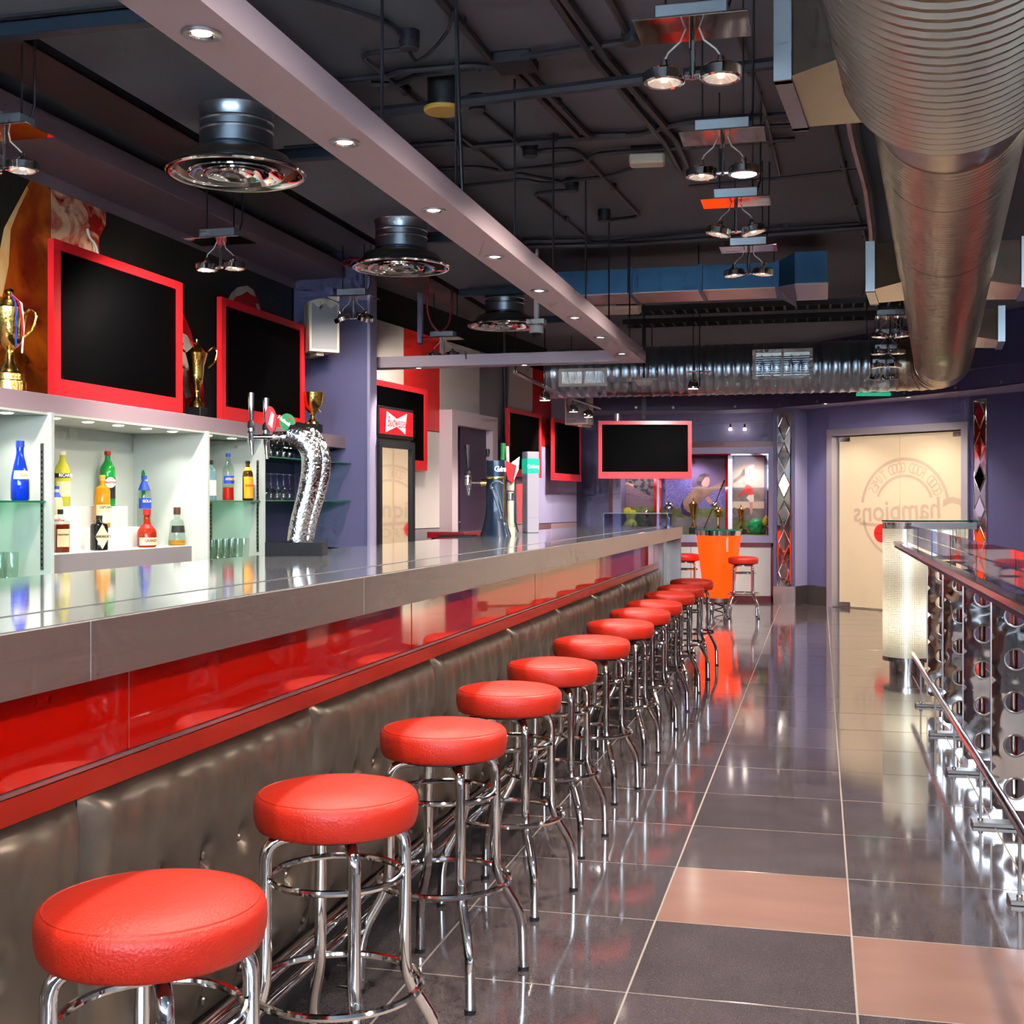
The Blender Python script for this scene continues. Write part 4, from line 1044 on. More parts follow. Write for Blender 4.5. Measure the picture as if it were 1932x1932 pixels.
for k, (Z, u, v) in enumerate(((4.95, 8, 322), (6.8, 416, 507), (8.75, 667, 603), (10.75, 836, 672))):
    lb = ('twin spotlight cut by the frame edge above the tall trophy', 'twin spotlight above the gap between the two big televisions', 'twin spotlight before the cream loudspeaker', 'twin spotlight before the red wall panel above the short beam')[k]
    fixture((u - VX) / F * Z, Z, H + (CY - v) / F * Z, lb, 'twin spotlights over the back bar', (34, 34, 14, 26)[k], tilt=((0, 0), (0, 0), (.35, .3), (0, 0))[k], aim=((-.8, .3, -.7), (-.8, .3, -.7), (-.35, .7, -1), (-.5, .9, -.8))[k])
fixture(-3.27, 2.9, 2.6, 'twin spotlight over the back bar before the frame starts', 'twin spotlights over the back bar', 24)  # unseen fixture extending the back bar row, kept for its light
# unseen spotlights added on the booth side to brighten the bar front
for k, (L, Z) in enumerate(((2.2, 3.5), (2.4, 6.5), (2.6, 9.5), (2.3, .5))):
    fixture(L, Z, 2.6, '%s unseen twin spotlight over the booth side, added for light' % ORD[k], 'added twin spotlights over the booths', 52, aim=(-.55, 0, -.8))

# ================================================================== EXHAUST DIFFUSERS
for k, u in enumerate((446, 757, 952)):
    Z = 2.55 * F / (VX - u)
    t = thing('exhaust_diffuser', ('round trumpet exhaust with chrome rim above the first television', 'middle round trumpet exhaust with chrome rim above the navy return wall', 'round trumpet exhaust with chrome rim lit red, beside the dome camera')[k], 'exhaust diffuser', LZ(-2.55, Z, 3.04), 0, 'round exhaust diffusers')
    B().lathe([(.165, 0), (.160, -.008), (.158, -.055), (.163, -.062), (.158, -.069), (.158, -.095), (.163, -.102), (.158, -.109), (.158, -.165), (.164, -.17), (.158, -.176)], 40).build('neck', M['galv_cool'], t)
    B().lathe([(.158, -.176), (.170, -.19), (.20, -.215), (.25, -.244), (.295, -.268)], 40).build('skirt', M['skirt'], t)
    B().lathe([(.292, -.266), (.300, -.270), (.303, -.277), (.298, -.284), (.287, -.286), (.272, -.280), (.262, -.268)], 44).build('rim', M['chrome'], t)
    B().lathe([(.262, -.268), (.245, -.235), (.225, -.205), (.20, -.195)], 44).build('inner_bell', M['galv'], t)
    for r0, r1, z in ((.205, .150, -.282), (.138, .088, -.279)):
        B().lathe([(r0 - .002, z + .012), (r0 + .004, z + .003), (r0 + .002, z - .003), (r0 - .006, z - .002), (r1 + .02, z + .022), (r1, z + .03)], 44).build('cone_ring', M['chrome'], t)
    B().lathe([(.075, -.262), (.079, -.272), (.074, -.278), (.06, -.272), (.03, -.262), (0, -.26)], 36).build('centre_dish', M['chrome'], t)
    B().cyl((0, 0, -.27), (0, 0, -.2), .012, n=10).build('centre_spindle', M['satin'], t)
    B().lathe([(0, -.2), (.2, -.2)], 24).build('throat', M['void'], t)

# ================================================================== BIG SPIRAL DUCT
ZDU = H + 1.476
def DL(Z): return .557 + .0951 * (Z - 5.36)
def ribbed(path, r, parent, name, m, step=.045, rib=.010, seg=44):
    "round duct along a polyline with a raised seam every step"
    pts = [Vector(p) for p in path]; d = [0]
    for a, c in zip(pts, pts[1:]): d.append(d[-1] + (c - a).length)
    def at(s):
        for i in range(len(d) - 1):
            if s <= d[i + 1] + 1e-9:
                t_ = (s - d[i]) / max(1e-9, d[i + 1] - d[i]); return pts[i].lerp(pts[i + 1], t_)
        return pts[-1]
    S = []; s = 0
    while s < d[-1]:
        for q, e in ((0, 0), (.60, 0), (.72, rib), (.88, rib)):
            S.append((min(d[-1], s + q * step), e))
        s += step
    S.append((d[-1], 0))
    P = []; R = []
    for s, e in S:
        rr = r(s / d[-1]) if callable(r) else r
        if P and (at(s) - P[-1]).length < 1e-5: continue
        P.append(at(s)); R.append(rr + e)
    b = B(parent.location).tube(P, R, seg)
    b.f = b.f[:-2]
    return b.build(name, m, parent, smooth=50)
du = thing('spiral_duct', 'large galvanised spiral air duct under the ceiling bending at the far end', 'air duct', LZ(DL(5), 5, ZDU))
def DC(Z): return LZ(DL(Z), Z, ZDU)
ribbed([DC(1.0), DC(4.0)], .348, du, 'wide_section', M['galv'], .062, .012)
ribbed([DC(4.0), DC(4.08), DC(4.51)], lambda t: .352 if t < .1 else .352 - .078 * (t - .1) / .9, du, 'reducer', M['galv'], 2, 0)
prev = 4.51
for Zn in (5.12, 6.58, 7.38, 9.6, 12.1):
    ribbed([DC(prev), DC(Zn)], .273, du, 'duct_section', M['galv'], .05, .008)
    B(du.location).tube([DC(Zn - .012), DC(Zn + .012)], .277, 44).build('joint_band', M['black_metal'], du)
    prev = Zn
YFD = LZ(-1.44, 13.72).y
e0 = DC(12.1); ed = (DC(13.2) - DC(12.1)).normalized(); cr = 1.0
corner = Vector((e0.x + ed.x * (YFD - e0.y) / ed.y, YFD, ZDU))
xe = LZ((1032 - VX) / F * 14.0, 14.0).x
el = arc([e0, corner, Vector((corner.x - 1.6, YFD, ZDU))], 1.2, 12)
ribbed(el[1:-1] if False else [e0] + el[1:-1], .273, du, 'elbow', M['galv'], .12, .006)
ribbed([el[-2], Vector((xe, YFD, ZDU))], .273, du, 'cross_section', M['galv_cool'], .10, .007)
# registers
def boot(Z0, Z1, side, z0, z1, reach, label, face_m='satin'):
    c = DC((Z0 + Z1) / 2); t = thing('duct_register', label, 'air register', c, 0, 'side registers on the spiral duct')
    a, d = DC(Z0), DC(Z1); ax = (d - a).normalized(); nn = Vector((ax.y, -ax.x, 0)) * side
    def P(p, o, z): return Vector((p.x, p.y, 0)) + nn * o + Vector((0, 0, z))
    w_ = ax * .12
    b = B(c)
    ring1 = [P(a - w_, .2, z0 + .03), P(d + w_, .2, z0 + .03), P(d + w_, .2, z1 - .03), P(a - w_, .2, z1 - .03)]
    ring0 = [P(a, reach - .04, z0), P(d, reach - .04, z0), P(d, reach - .04, z1), P(a, reach - .04, z1)]
    b.raw(ring0 + ring1, [(i, (i + 1) % 4, 4 + (i + 1) % 4, 4 + i) for i in range(4)])
    b.build('collar', M['galv'], t, smooth=0)
    f = B(c)
    e = .012
    for A, C, q0, q1 in ((a - ax * e, a + ax * .03, z0 - e, z1 + e), (d - ax * .03, d + ax * e, z0 - e, z1 + e), (a, d, z0 - e, z0 + .03), (a, d, z1 - .03, z1 + e)):
        f.prism([P(A, reach - .05, q0), P(C, reach - .05, q0), P(C, reach - .05, q1), P(A, reach - .05, q1)], nn * .055)
    f.build('flange', M[face_m], t, smooth=0)
    B(c).prism([P(a, reach - .03, z0), P(d, reach - .03, z0), P(d, reach - .03, z1), P(a, reach - .03, z1)], nn * .004).build('grille_back', M['void'], t, smooth=0)
    for i in range(7):
        z = z0 + .04 + (z1 - z0 - .08) * i / 6
        B(c).prism([P(a, reach - .025, z), P(d, reach - .025, z), P(d, reach - .005, z - .008), P(a, reach - .005, z - .008)], (0, 0, .004)).build('louvre', M[face_m], t, smooth=0)
boot(3.76, 4.28, -1, ZDU - .13, ZDU + .19, .53, 'square sheet metal register on the wide end of the spiral duct')
boot(7.66, 8.18, -1, ZDU - .13, ZDU + .16, .47, 'sheet metal register on the bar side of the spiral duct')
boot(7.8, 8.32, 1, ZDU - .13, ZDU + .16, .49, 'sheet metal register on the booth side of the spiral duct, first of two')
boot(10.34, 10.86, 1, ZDU - .13, ZDU + .14, .47, 'sheet metal register on the booth side of the spiral duct, second of two')
# grilles on the cross section
def grille(u0, u1, v0, v1, Z, label, slat):
    a, c = pt(u0, v1, Z), pt(u1, v0, Z); y = YFD - .273
    a = onY(u0, v1, y); c = onY(u1, v0, y)
    t = thing('duct_grille', label, 'air grille', (a.x, y, a.z), 0, 'grilles on the cross duct')
    lo = t.location
    B(lo).box(a.x, c.x, y + .02, YFD, a.z, c.z).build('neck_box', M['galv'], t, smooth=0)
    f = B(lo); k = .035; mx_ = (a.x + c.x) / 2
    for q in ((a.x - k, c.x + k, a.z - k, a.z), (a.x - k, c.x + k, c.z, c.z + k), (a.x - k, a.x, a.z, c.z), (c.x, c.x + k, a.z, c.z), (mx_ - .012, mx_ + .012, a.z, c.z)): f.box(q[0], q[1], y - .01, y + .03, q[2], q[3])
    f.build('grille_frame', M['white'], t, smooth=0)
    B(lo).box(a.x, c.x, y + .022, y + .026, a.z, c.z).build('grille_back', M['void'], t, smooth=0)
    for i in range(11):
        z = a.z + (c.z - a.z) * (i + .5) / 11
        B(lo).box(a.x, c.x, y, y + .02, z - .003, z + .003).build('slat', M['satin'], t, smooth=0)
    if not slat:
        for i in range(26):
            x = a.x + (c.x - a.x) * (i + .5) / 26
            B(lo).box(x - .003, x + .003, y - .004, y, a.z, c.z).build('slat', M['satin'], t, smooth=0)
grille(1426, 1527, 663, 710, 14.3, 'white slatted grille on the cross duct above the display case', True)
grille(1060, 1140, 700, 724, 14.6, 'grey grid grille on the cross duct beside the beam end', False)

# rectangular duct across the ceiling, cool daylight put into its face colour
yR = onY(1300, 540, 1).y and LZ((1300 - VX) / F * 9.6, 9.6).y
def RD(u, v): return onY(u, v, yR)
rd = thing('rectangular_duct', 'flat rectangular sheet metal duct crossing the ceiling before the cross duct', 'air duct', RD(1060, 548))
for (u0, u1) in ((1052, 1185), (1188, 1318), (1321, 1462)):
    a, c = RD(u0, 548), RD(u1, 502)
    B(rd.location).box(a.x, c.x, yR, yR + .5, RD(1300, 548).z, RD(1300, 502).z).build('duct_length', M['steel_daylight_blue'], rd, smooth=0)
    B(rd.location).box(a.x, c.x, yR - .001, yR + .5, RD(1300, 548).z - .004, RD(1300, 548).z).build('duct_underside', M['galv'], rd, smooth=0)
    B(rd.location).box(c.x, c.x + .03, yR - .015, yR + .51, RD(1300, 548).z - .012, RD(1300, 502).z + .01).build('joint_flange', M['steel_daylight_blue'], rd, smooth=0)
z0, z1 = RD(1300, 548).z, RD(1300, 502).z
x0, x1, x2 = RD(1466, 540).x, RD(1500, 540).x, RD(1560, 540).x
B(rd.location).raw([(x0, yR, z0), (x0, yR + .5, z0), (x0, yR + .5, z1), (x0, yR, z1), (x1, yR - .1, z0 - .0), (x1, yR + .65, z0 - .06), (x1, yR + .65, z1 + .05), (x1, yR - .1, z1 + .05)], [(0, 1, 5, 4), (1, 2, 6, 5), (2, 3, 7, 6), (3, 0, 4, 7)]).build('duct_taper', M['steel_daylight_blue'], rd, smooth=0)
B(rd.location).box(x1, x2, yR - .1, yR + .65, z0, z1 + .05).build('duct_end', M['steel_daylight_blue'], rd, smooth=0)
B(rd.location).box(x1, x2 + .01, yR - .11, yR + .66, z0 - .006, z0).build('duct_underside', M['galv'], rd, smooth=0)

# ================================================================== CEILING SERVICES
ZP = ZC - .03
def conduit(px, label, z=ZP, r=.014, m='conduit', cat='conduit', rad=.06, group='conduits on the ceiling', clips=True):
    pts = [onz(u, v, z) for u, v in px]
    t = thing('conduit', label, cat, pts[0], 0, group)
    B(pts[0]).tube(arc(pts, rad, 4), r, 8).build('pipe', M[m], t)
    if clips:
        for a, c in zip(pts, pts[1:]):
            n = int((c - a).length / .9)
            for i in range(n):
                q = a.lerp(c, (i + .5) / n)
                B(pts[0]).box(q.x - .018, q.x + .018, q.y - .018, q.y + .018, z - .012, ZC).build('clip', M['black_metal'], t)
    return t
runs = [
 ([(560, -12), (632, 10), (732, 42), (770, 86)], 'black conduit running to the junction box above the beam start', .014),
 ([(770, 92), (694, 100), (684, 108), (950, 322), (1058, 342), (1080, 358)], 'black conduit zigzagging past the round cream ceiling speaker', .012),
 ([(640, 152), (735, 142), (752, 134), (895, 122), (930, 128), (962, 110), (1196, 76)], 'black conduit crossing under the cable box, first of two', .016),
 ([(700, 158), (750, 160), (790, 140), (905, 130)], 'black conduit crossing under the cable box, second of two', .016),
 ([(800, -40), (930, 118)], 'black conduit slanting from the frame top to the cable box', .02),
 ([(968, 132), (1088, 256)], 'black conduit leaving the cable box, first of a pair', .018),
 ([(984, 128), (1110, 256), (1180, 254)], 'black conduit leaving the cable box, second of a pair', .018),
 ([(1020, -40), (1112, 96), (1118, 108), (1250, 262), (1282, 320)], 'black conduit of the long slanting pair, beam side', .02),
 ([(1046, -30), (1134, 92), (1140, 104), (1275, 262), (1300, 322)], 'black conduit of the long slanting pair, duct side', .02),
 ([(1140, -20), (1190, 72)], 'short black conduit ending in the round box beside the first spotlight', .02),
 ([(770, 275), (860, 268), (885, 276), (1215, 252), (1255, 238), (1300, 228), (1500, 216)], 'black wavy conduit crossing behind the first spotlights', .018),
 ([(770, 322), (905, 315), (950, 324), (1100, 306), (1126, 290), (1500, 262)], 'black conduit crossing below the cream emergency light', .014),
 ([(860, 352), (985, 338), (1030, 346), (1150, 332), (1195, 316)], 'thin black conduit feeding the cream emergency light', .011),
 ([(905, 208), (1000, 288)], 'short black conduit between two round junction boxes', .013),
 ([(1002, 286), (1080, 280), (1098, 292), (1208, 408), (1145, 416)], 'black conduit bending back to a round junction box', .013),
 ([(1080, 358), (1012, 364), (1010, 370), (1118, 456)], 'black conduit leaving the lowest zigzag junction box', .012),
 ([(985, 455), (1110, 452), (1125, 458), (1330, 440), (1640, 420)], 'black conduit crossing above the rectangular duct', .013),
 ([(1560, 180), (1600, 350), (1640, 470), (1665, 590)], 'thin black conduit beside the silver flexible hose', .013),
 ([(1300, 352), (1480, 335), (1640, 318)], 'thin black conduit crossing beside the third twin spotlight', .010),
 ([(1420, 240), (1660, 228)], 'thin black conduit crossing beside the silver flexible hose', .012),
 ([(1380, 30), (1392, 60), (1440, 200), (1470, 330)], 'black conduit dropping behind the second twin spotlight', .012),
]
for px, lb, r in runs: conduit(px, lb, r=r)
conduit([(700, 214), (1240, 146), (1640, 98)], 'long black sprinkler pipe crossing under the ceiling', z=ZC - .12, r=.028, cat='pipe', clips=False)
conduit([(950, 466), (1200, 460), (1480, 440), (1640, 428)], 'long black pipe crossing behind the rectangular duct', z=ZC - .06, r=.02, clips=False)
conduit([(1600, 192), (1612, 260), (1636, 350), (1646, 430), (1648, 520), (1630, 560)], 'silver wrapped flexible hose beside the spiral duct', z=ZC - .07, r=.034, m='steel_dull', cat='hose', clips=False)
for k, (u, v) in enumerate(((772, 94), (900, 210), (1000, 296), (1079, 362), (1140, 418), (1192, 84))):
    p = onz(u, v, ZC - .08)
    t = thing('junction_box', '%s round black junction box among the ceiling conduits, counting from the beam start' % ORD[k], 'junction box', p, 0, 'round junction boxes')
    B().lathe([(0, 0), (.038, 0), (.042, .004), (.042, .03), (.045, .03), (.045, .08), (0, .08)], 20).build('box_body', M['black_metal'], t)
p = onz(972, 128, ZC - .05)
t = thing('cable_box', 'square black cable box where the ceiling conduits meet', 'junction box', p)
B().box(-.09, .09, -.09, .09, 0, .05, .004).build('box_body', M['black_metal'], t)
# loose looped cable above the beam
pj = onz(772, 98, ZC - .09)
cbl = [pj, pj + Vector((.03, .0, -.05)), onz(812, 100, ZC - .12), onz(845, 60, ZC - .03), LZ(-1.43, 4.9, ZC - .06), LZ(-1.42, 4.9, 2.9), LZ(-1.41, 4.92, BM_Z1)]
o = B().tube(arc(cbl, .1, 6), .008, 8).build('looped_cable', M['cable_black']); tag(o, 'black cable looping from a junction box down to the mauve beam', 'cable')
# red cable loop below the panel
q = [onX(805, 560, -2.85), onX(806, 600, -2.85), onX(828, 630, -2.85), onX(850, 610, -2.85), onX(853, 545, -2.85)]
q[0].z = q[-1].z = 3.04
o = B().tube(arc(q, .2, 8), .008, 8).build('hanging_cable', M['cable_red']); tag(o, 'red cable hanging in a loop behind the middle exhaust', 'cable')
# red coil
q = [onX(655 + 14 * math.cos(a) + 1.2 * a, 495 + 7 * math.sin(a), -3.2) for a in [i * .5 for i in range(40)]]
o = B().tube(q, .008, 6).build('cable_coil', M['cable_red']); tag(o, 'coil of red cable lying on the tray behind the middle exhaust', 'cable')
# white post behind the exhaust
p = onX(793, 640, -3.35)
o = B().box(p.x - .02, p.x + .02, p.y - .02, p.y + .02, 2.7, ZC).build('hanging_post', M['lavender']); tag(o, 'pale square post hanging behind the middle exhaust', 'post')
# round ceiling speaker
p = onz(836, 212, ZC - .16); t = thing('ceiling_speaker', 'round cream ceiling speaker on a dark can', 'loudspeaker', p)
B().lathe([(.075, .02), (.075, .16), (0, .16)], 28).build('speaker_can', M['black_metal'], t)
B().lathe([(0, 0), (.085, 0), (.092, .008), (.092, .02), (0, .02)], 32).build('speaker_grille', M['yellow_cream'], t)
# emergency light
p = onz(1221, 312, ZC - .1); t = thing('emergency_light', 'cream rectangular emergency light on the ceiling', 'light', p, .1)
B().box(-.1, .1, -.06, .06, 0, .06, .012).build('diffuser', M['cream'], t); B().box(-.09, .09, -.055, .055, .06, .1).build('back_box', M['black_metal'], t)
# dome camera
p = pt(1012, 640, 9.6); t = thing('dome_camera', 'white dome security camera beside the third exhaust', 'camera', p)
B().lathe([(0, .0), (.02, .004), (.038, .022), (.045, .045)], 20).build('dome', M['black'], t)
B().lathe([(.045, .045), (.055, .05), (.055, .10), (.03, .115), (0, .115)], 20).build('housing', M['white'], t)
B().box(-.07, .07, -.05, .05, .115, .15).cyl((0, 0, .15), (0, 0, ZC - p.z), .02, n=8).build('mount', M['white'], t)
# ceiling cassette
p = pt(1160, 588, 10.6); t = thing('ceiling_cassette', 'cream air cassette behind the beam end', 'air conditioner', p, .1)
B().box(-.28, .22, -.2, .2, 0, .12, .02).build('cassette_body', M['cream'], t)
for i in range(5): B().box(.02, .2, -.204, -.198, .02 + i * .018, .028 + i * .018).build('slat', M['black_metal'], t)
# cable ladders far back
for k, (v, Z) in enumerate(((612, 12.4), (588, 11.6))):
    y = LZ(0, Z).y; a, c = onY(1175, v, y), onY(1735, v, y)
    t = thing('cable_ladder', ('lower black cable ladder before the cross duct', 'upper black cable ladder before the cross duct')[k], 'cable tray', (a.x, y, a.z), 0, 'cable ladders')
    b = B(t.location).box(a.x, c.x, y, y + .01, a.z, a.z + .05).box(a.x, c.x, y + .3, y + .31, a.z, a.z + .05); b.build('side_rail', M['black_metal'], t, smooth=0)
    n = 26
    for i in range(n):
        x = a.x + (c.x - a.x) * (i + .5) / n
        B(t.location).box(x - .01, x + .01, y, y + .3, a.z + .005, a.z + .015).build('rung', M['black_metal'], t, smooth=0)
for k, (u, Z, z0) in enumerate(((1185, 9.7, 2.97), (1318, 9.7, 2.97), (1460, 9.7, 2.97), (1320, 12.5, 2.5), (1230, 14.0, 2.9), (1635, 9.5, 2.6))):
    o = B().cyl(LZ((u - VX) / F * Z, Z, z0), LZ((u - VX) / F * Z, Z, ZC), .006, n=6).build('hanging_rod', M['black_metal']); tag(o, '%s thin black drop rod around the rectangular duct, counting from the beam' % ORD[k], 'rod', 'drop rods by the ducts')
# bright track spot in front of the display wall
def track_spot(p, label, hot=True):
    t = thing('track_spotlight', label, 'spotlight', p, 0, 'small spotlights at the far end')
    B().lathe([(.05, -.02), (.055, -.02), (.06, 0), (.045, .05), (.02, .07), (0, .07)], 20).build('lamp_head', M['chrome'], t)
    B().lathe([(0, -.012), (.05, -.018)], 20).build('lens', M['lens_hot' if hot else 'lens_dim'], t)
    B().cyl((0, 0, .06), (0, 0, .16), .008, n=8).build('stem', M['chrome'], t)
    return t
t = track_spot(pt(1308, 730, 12.5), 'glaring small spotlight hung before the cross duct', True)
B().box(-.06, .18, -.06, .06, .15, .156).build('mirror_plate', M['mirror_dark'], t); B().cyl((0, 0, .15), (0, 0, ZC - t.location.z), .005, n=6).build('suspension_rod', M['cable_black'], t)
spot('track_lamp', t, (0, 0, -.04), 120, (1, .9, .84), 130, .7, .05, (0, .7, -1))
yT = YE + .9
a, c = onY(972, 702, yT), onY(1052, 742, yT + 2.2)
tk = thing('track_rail', 'silver track rail slanting from the short beam towards the corner', 'light track', a)
B(a).tube([a, c], .02, 6).build('rail', M['satin'], tk); B(a).cyl(a, Vector((a.x, a.y, ZC)), .005, n=6).build('drop_rod', M['cable_black'], tk)
t = track_spot(pt(1028, 752, 12.2), 'glaring small spotlight on the silver track rail', True); spot('track_lamp', t, (0, 0, -.04), 70, (1, .9, .8), 130, .7, .05)
B().cyl((0, 0, .06), (0, 0, ZC - t.location.z), .006, n=6).build('drop_rod', M['cable_black'], t)
for k, (u, v) in enumerate(((1082, 774), (1110, 784))):
    t = track_spot(pt(u, v, 14.9), ('chrome track spotlight over the far corner, beam side', 'chrome track spotlight over the far corner, television side')[k], True)
    spot('track_lamp', t, (0, 0, -.04), 55, (1, .93, .9), 90, .6, .04, ((-.45, .5, -1), (.1, .6, -1))[k])
a, c = pt(1078, 752, 14.9), pt(1134, 771, 14.9)
tk = thing('track_rail', 'short silver track rail carrying the two chrome spotlights', 'light track', a); B(a).tube([a, c], .018, 6).build('rail', M['satin'], tk); B(a).cyl(a, Vector((a.x, a.y, ZC)), .005, n=6).build('drop_rod', M['cable_black'], tk)
p = pt(1215, 728, 12.6); t = thing('access_point', 'white saucer shaped fitting hanging above the far television', 'fitting', p)
B().lathe([(0, 0), (.06, 0), (.09, .05), (.13, .06), (.13, .066), (0, .07)], 24).build('saucer', M['white'], t); B().cyl((0, 0, .06), (0, 0, ZC - p.z), .01, n=8).build('drop_pipe', M['black_metal'], t)
# green exit sign under the cluster
p = pt(1648, 747, 14.6); t = thing('exit_sign', 'small green glowing exit sign under the spotlight cluster', 'sign', p, TH)
B().box(-.2, .2, -.02, .02, 0, .04, .006).build('sign_body', mat('exit_green', '1fae7c', .3, noise=.05, emit='2fd0a0', estr=.22), t); B().cyl((0, 0, .04), (0, 0, .4), .006, n=6).build('drop_rod', M['cable_black'], t)

# ================================================================== LOUDSPEAKERS
def loud(o, rz, w_, d, h_, label):
    t = thing('loudspeaker', label, 'loudspeaker', o, rz, 'wall loudspeakers')
    B().prism([(-w_ / 2, 0, 0), (w_ / 2, 0, 0), (w_ / 2 * .75, d, 0), (-w_ / 2 * .75, d, 0)], (0, 0, h_)).build('cabinet', M['cream'], t)
    n = 36; e = .02; q = []
    B().prism([(-w_ / 2, -.012, 0), (w_ / 2, -.012, 0)] + [(w_ / 2 - w_ * i / n, -.012, h_ + .03 * math.sin(math.pi * i / n)) for i in range(n + 1)], (0, .014, 0)).build('baffle', M['cream'], t)
    B().prism([(-w_ / 2 + e, -.016, e), (w_ / 2 - e, -.016, e)] + [(w_ / 2 - e - (w_ - 2 * e) * i / n, -.016, h_ - e * 1.2 + .014 * math.cos(2 * 2 * math.pi * i / n)) for i in range(n + 1)], (0, .006, 0)).build('grille_cloth', M['grey_cloth'], t)
    B().box(-.03, .03, d * .4, d + .12, -.02, .0).build('bracket', M['cream'], t)
    return t
loud(pt(611, 664, 9.40), .80, 60 / F * 9.5, .17, 92 / F * 9.5, 'cream wall loudspeaker on the navy return wall')
loud(pt(1088, 801, 15.6), -.3, 48 / F * 15.6, .22, 62 / F * 15.6, 'pale wall loudspeaker in the far corner above a television')

# ================================================================== DRINKS COOLER
cx0, cx1, cy0, cy1 = -3.98, -3.45, YC + .13, YC + .78
cl = thing('drinks_cooler', 'black upright drinks cooler with a red lit header and glass door', 'drinks cooler', (cx1, cy0, 0))
zt_ = 2.12; zd = H + (CY - 830) / F * 10.15
B(cl.location).box(cx0, cx1 - .03, cy0, cy1, .0, zt_, .004).build('cabinet', M['black'], cl)
hd = B(cl.location).box(cx1 - .03, cx1 - .005, cy0, cy1, zd + .02, zt_, .003).build('header_frame', M['black'], cl)
hp = B(cl.location).box(cx1 - .012, cx1, cy0 + .025, cy1 - .025, zd + .05, zt_ - .025).build('header_panel', mat('header_red', 'c01018', .15, noise=.1, nscale=4, emit='d01018', estr=.12), cl)
yc_, zc_ = (cy0 + cy1) / 2, (zd + .05 + zt_ - .025) / 2
bw = [(-.19, .085), (0, .03), (.19, .085), (.16, -.085), (0, -.03), (-.21, -.085)]
B(cl.location).prism([(cx1, yc_ + a * .95, zc_ + c) for a, c in bw], (.002, 0, 0)).build('bow_tie', mat('bow_white', 'f0ece8', .4, noise=.02, emit='ffffff', estr=.08), hp, smooth=0)
B(cl.location).text('Budweiser', .125, frameM((cx1 + .003, yc_, zc_), (0, 1, 0), (0, 0, 1)), shear=.25, sx=.66, bold=.0025).build('header_lettering', M['red_edge'], hp, smooth=0)
d = B(cl.location)
for q in ((cy0, cy0 + .05, .12, zd), (cy1 - .05, cy1, .12, zd), (cy0 + .05, cy1 - .05, .12, .18), (cy0 + .05, cy1 - .05, zd - .06, zd)): d.box(cx1 - .03, cx1 + .01, q[0], q[1], q[2], q[3])
dd = d.build('cooler_door', M['rubber'], cl, smooth=0)
B(cl.location).box(cx1 - .02, cx1 - .012, cy0 + .05, cy1 - .05, .18, zd - .06).build('door_pane', M['cooler_glass'], dd, smooth=0)
B(cl.location).box(cx1 - .03, cx1 - .01, cy0 + .02, cy1 - .02, .0, .12).build('kick_grille', M['black_metal'], cl, smooth=0)
cl.rotation_euler = (0, 0, math.radians(-7.8))
# red edged service counter beyond the cooler
rc = thing('service_counter', 'low counter with a red edge beyond the drinks cooler', 'counter', (-3.5, cy1, 0))
q0, q1 = pws(766), pws(866)
def SCp(z, e=0.0): return [PW(q0 + e, z, .22 + e), PW(q1 - e, z, .22 + e), PW(q1 - e, z, .6 - e), PW(q0 + e, z, .6 - e)]
B(rc.location).prism(SCp(1.0), (0, 0, .055)).build('counter_top', M['red_edge'], rc, smooth=0)
B(rc.location).prism(SCp(1.055), (0, 0, .006)).build('top_sheet', M['steel_top'], rc, smooth=0)
B(rc.location).prism(SCp(0, .03), (0, 0, 1.0)).build('counter_body', M['aubergine'], rc, smooth=0)
# ================================================================== BEER TOWERS
CR = Vector((CO, SI, 0)); CF = Vector((-SI, CO, 0))          # along the picture, and into it
def tap(P, Z, u, vtop, vbody, vspout, parent, m='chrome', hm='chrome', r=.012, tilt=0):
    "faucet: handle, valve body and spout"
    b = B(parent.location).tube([P(u - tilt, vtop, Z), P(u - tilt * .6, vtop + (vbody - vtop) * .25, Z), P(u, vbody - 10, Z)], [r, r * 1.08, r * .62], 12); h_ = b.build('tap_handle', M[hm], parent)
    B(parent.location).lathe([(0, 0), (r * 1.1, 0), (r * 1.25, .01), (r * 1.0, .018), (r * 1.3, .03), (r * 1.2, .045), (r * .6, .055), (0, .055)], 14, c=P(u, vbody + 12, Z)).build('tap_collar', M['black_metal'], h_)
    B(parent.location).tube([P(u, vbody - 2, Z), P(u, vbody + 22, Z), P(u + 1, vspout - 18, Z), P(u + 2, vspout, Z)], [r * 1.15, r * 1.25, r * .9, r * .55], 12).build('spout', M[m], parent)
ZT = 4.645
bs = thing('beer_tower', 'curved chrome beer tower on a black stone block at the counter edge', 'beer tower', LZ(-1.95, ZT, ZB))
o_ = bs.location
def PB_(u, v, Z=ZT): return pt(u, v, Z)
cc = LZ(-1.95, ZT, ZB)
B(o_).prism([cc + CR * -.105 - CF * .07, cc + CR * .105 - CF * .07, cc + CR * .105 + CF * .07, cc + CR * -.105 + CF * .07][0:4], (0, 0, .05)).build('stone_block', M['granite'], bs, smooth=0)
B(o_).box(cc.x - .06, cc.x + .06, cc.y - .05, cc.y + .05, ZB, ZB + .003).build('drip_pad', M['satin'], bs)
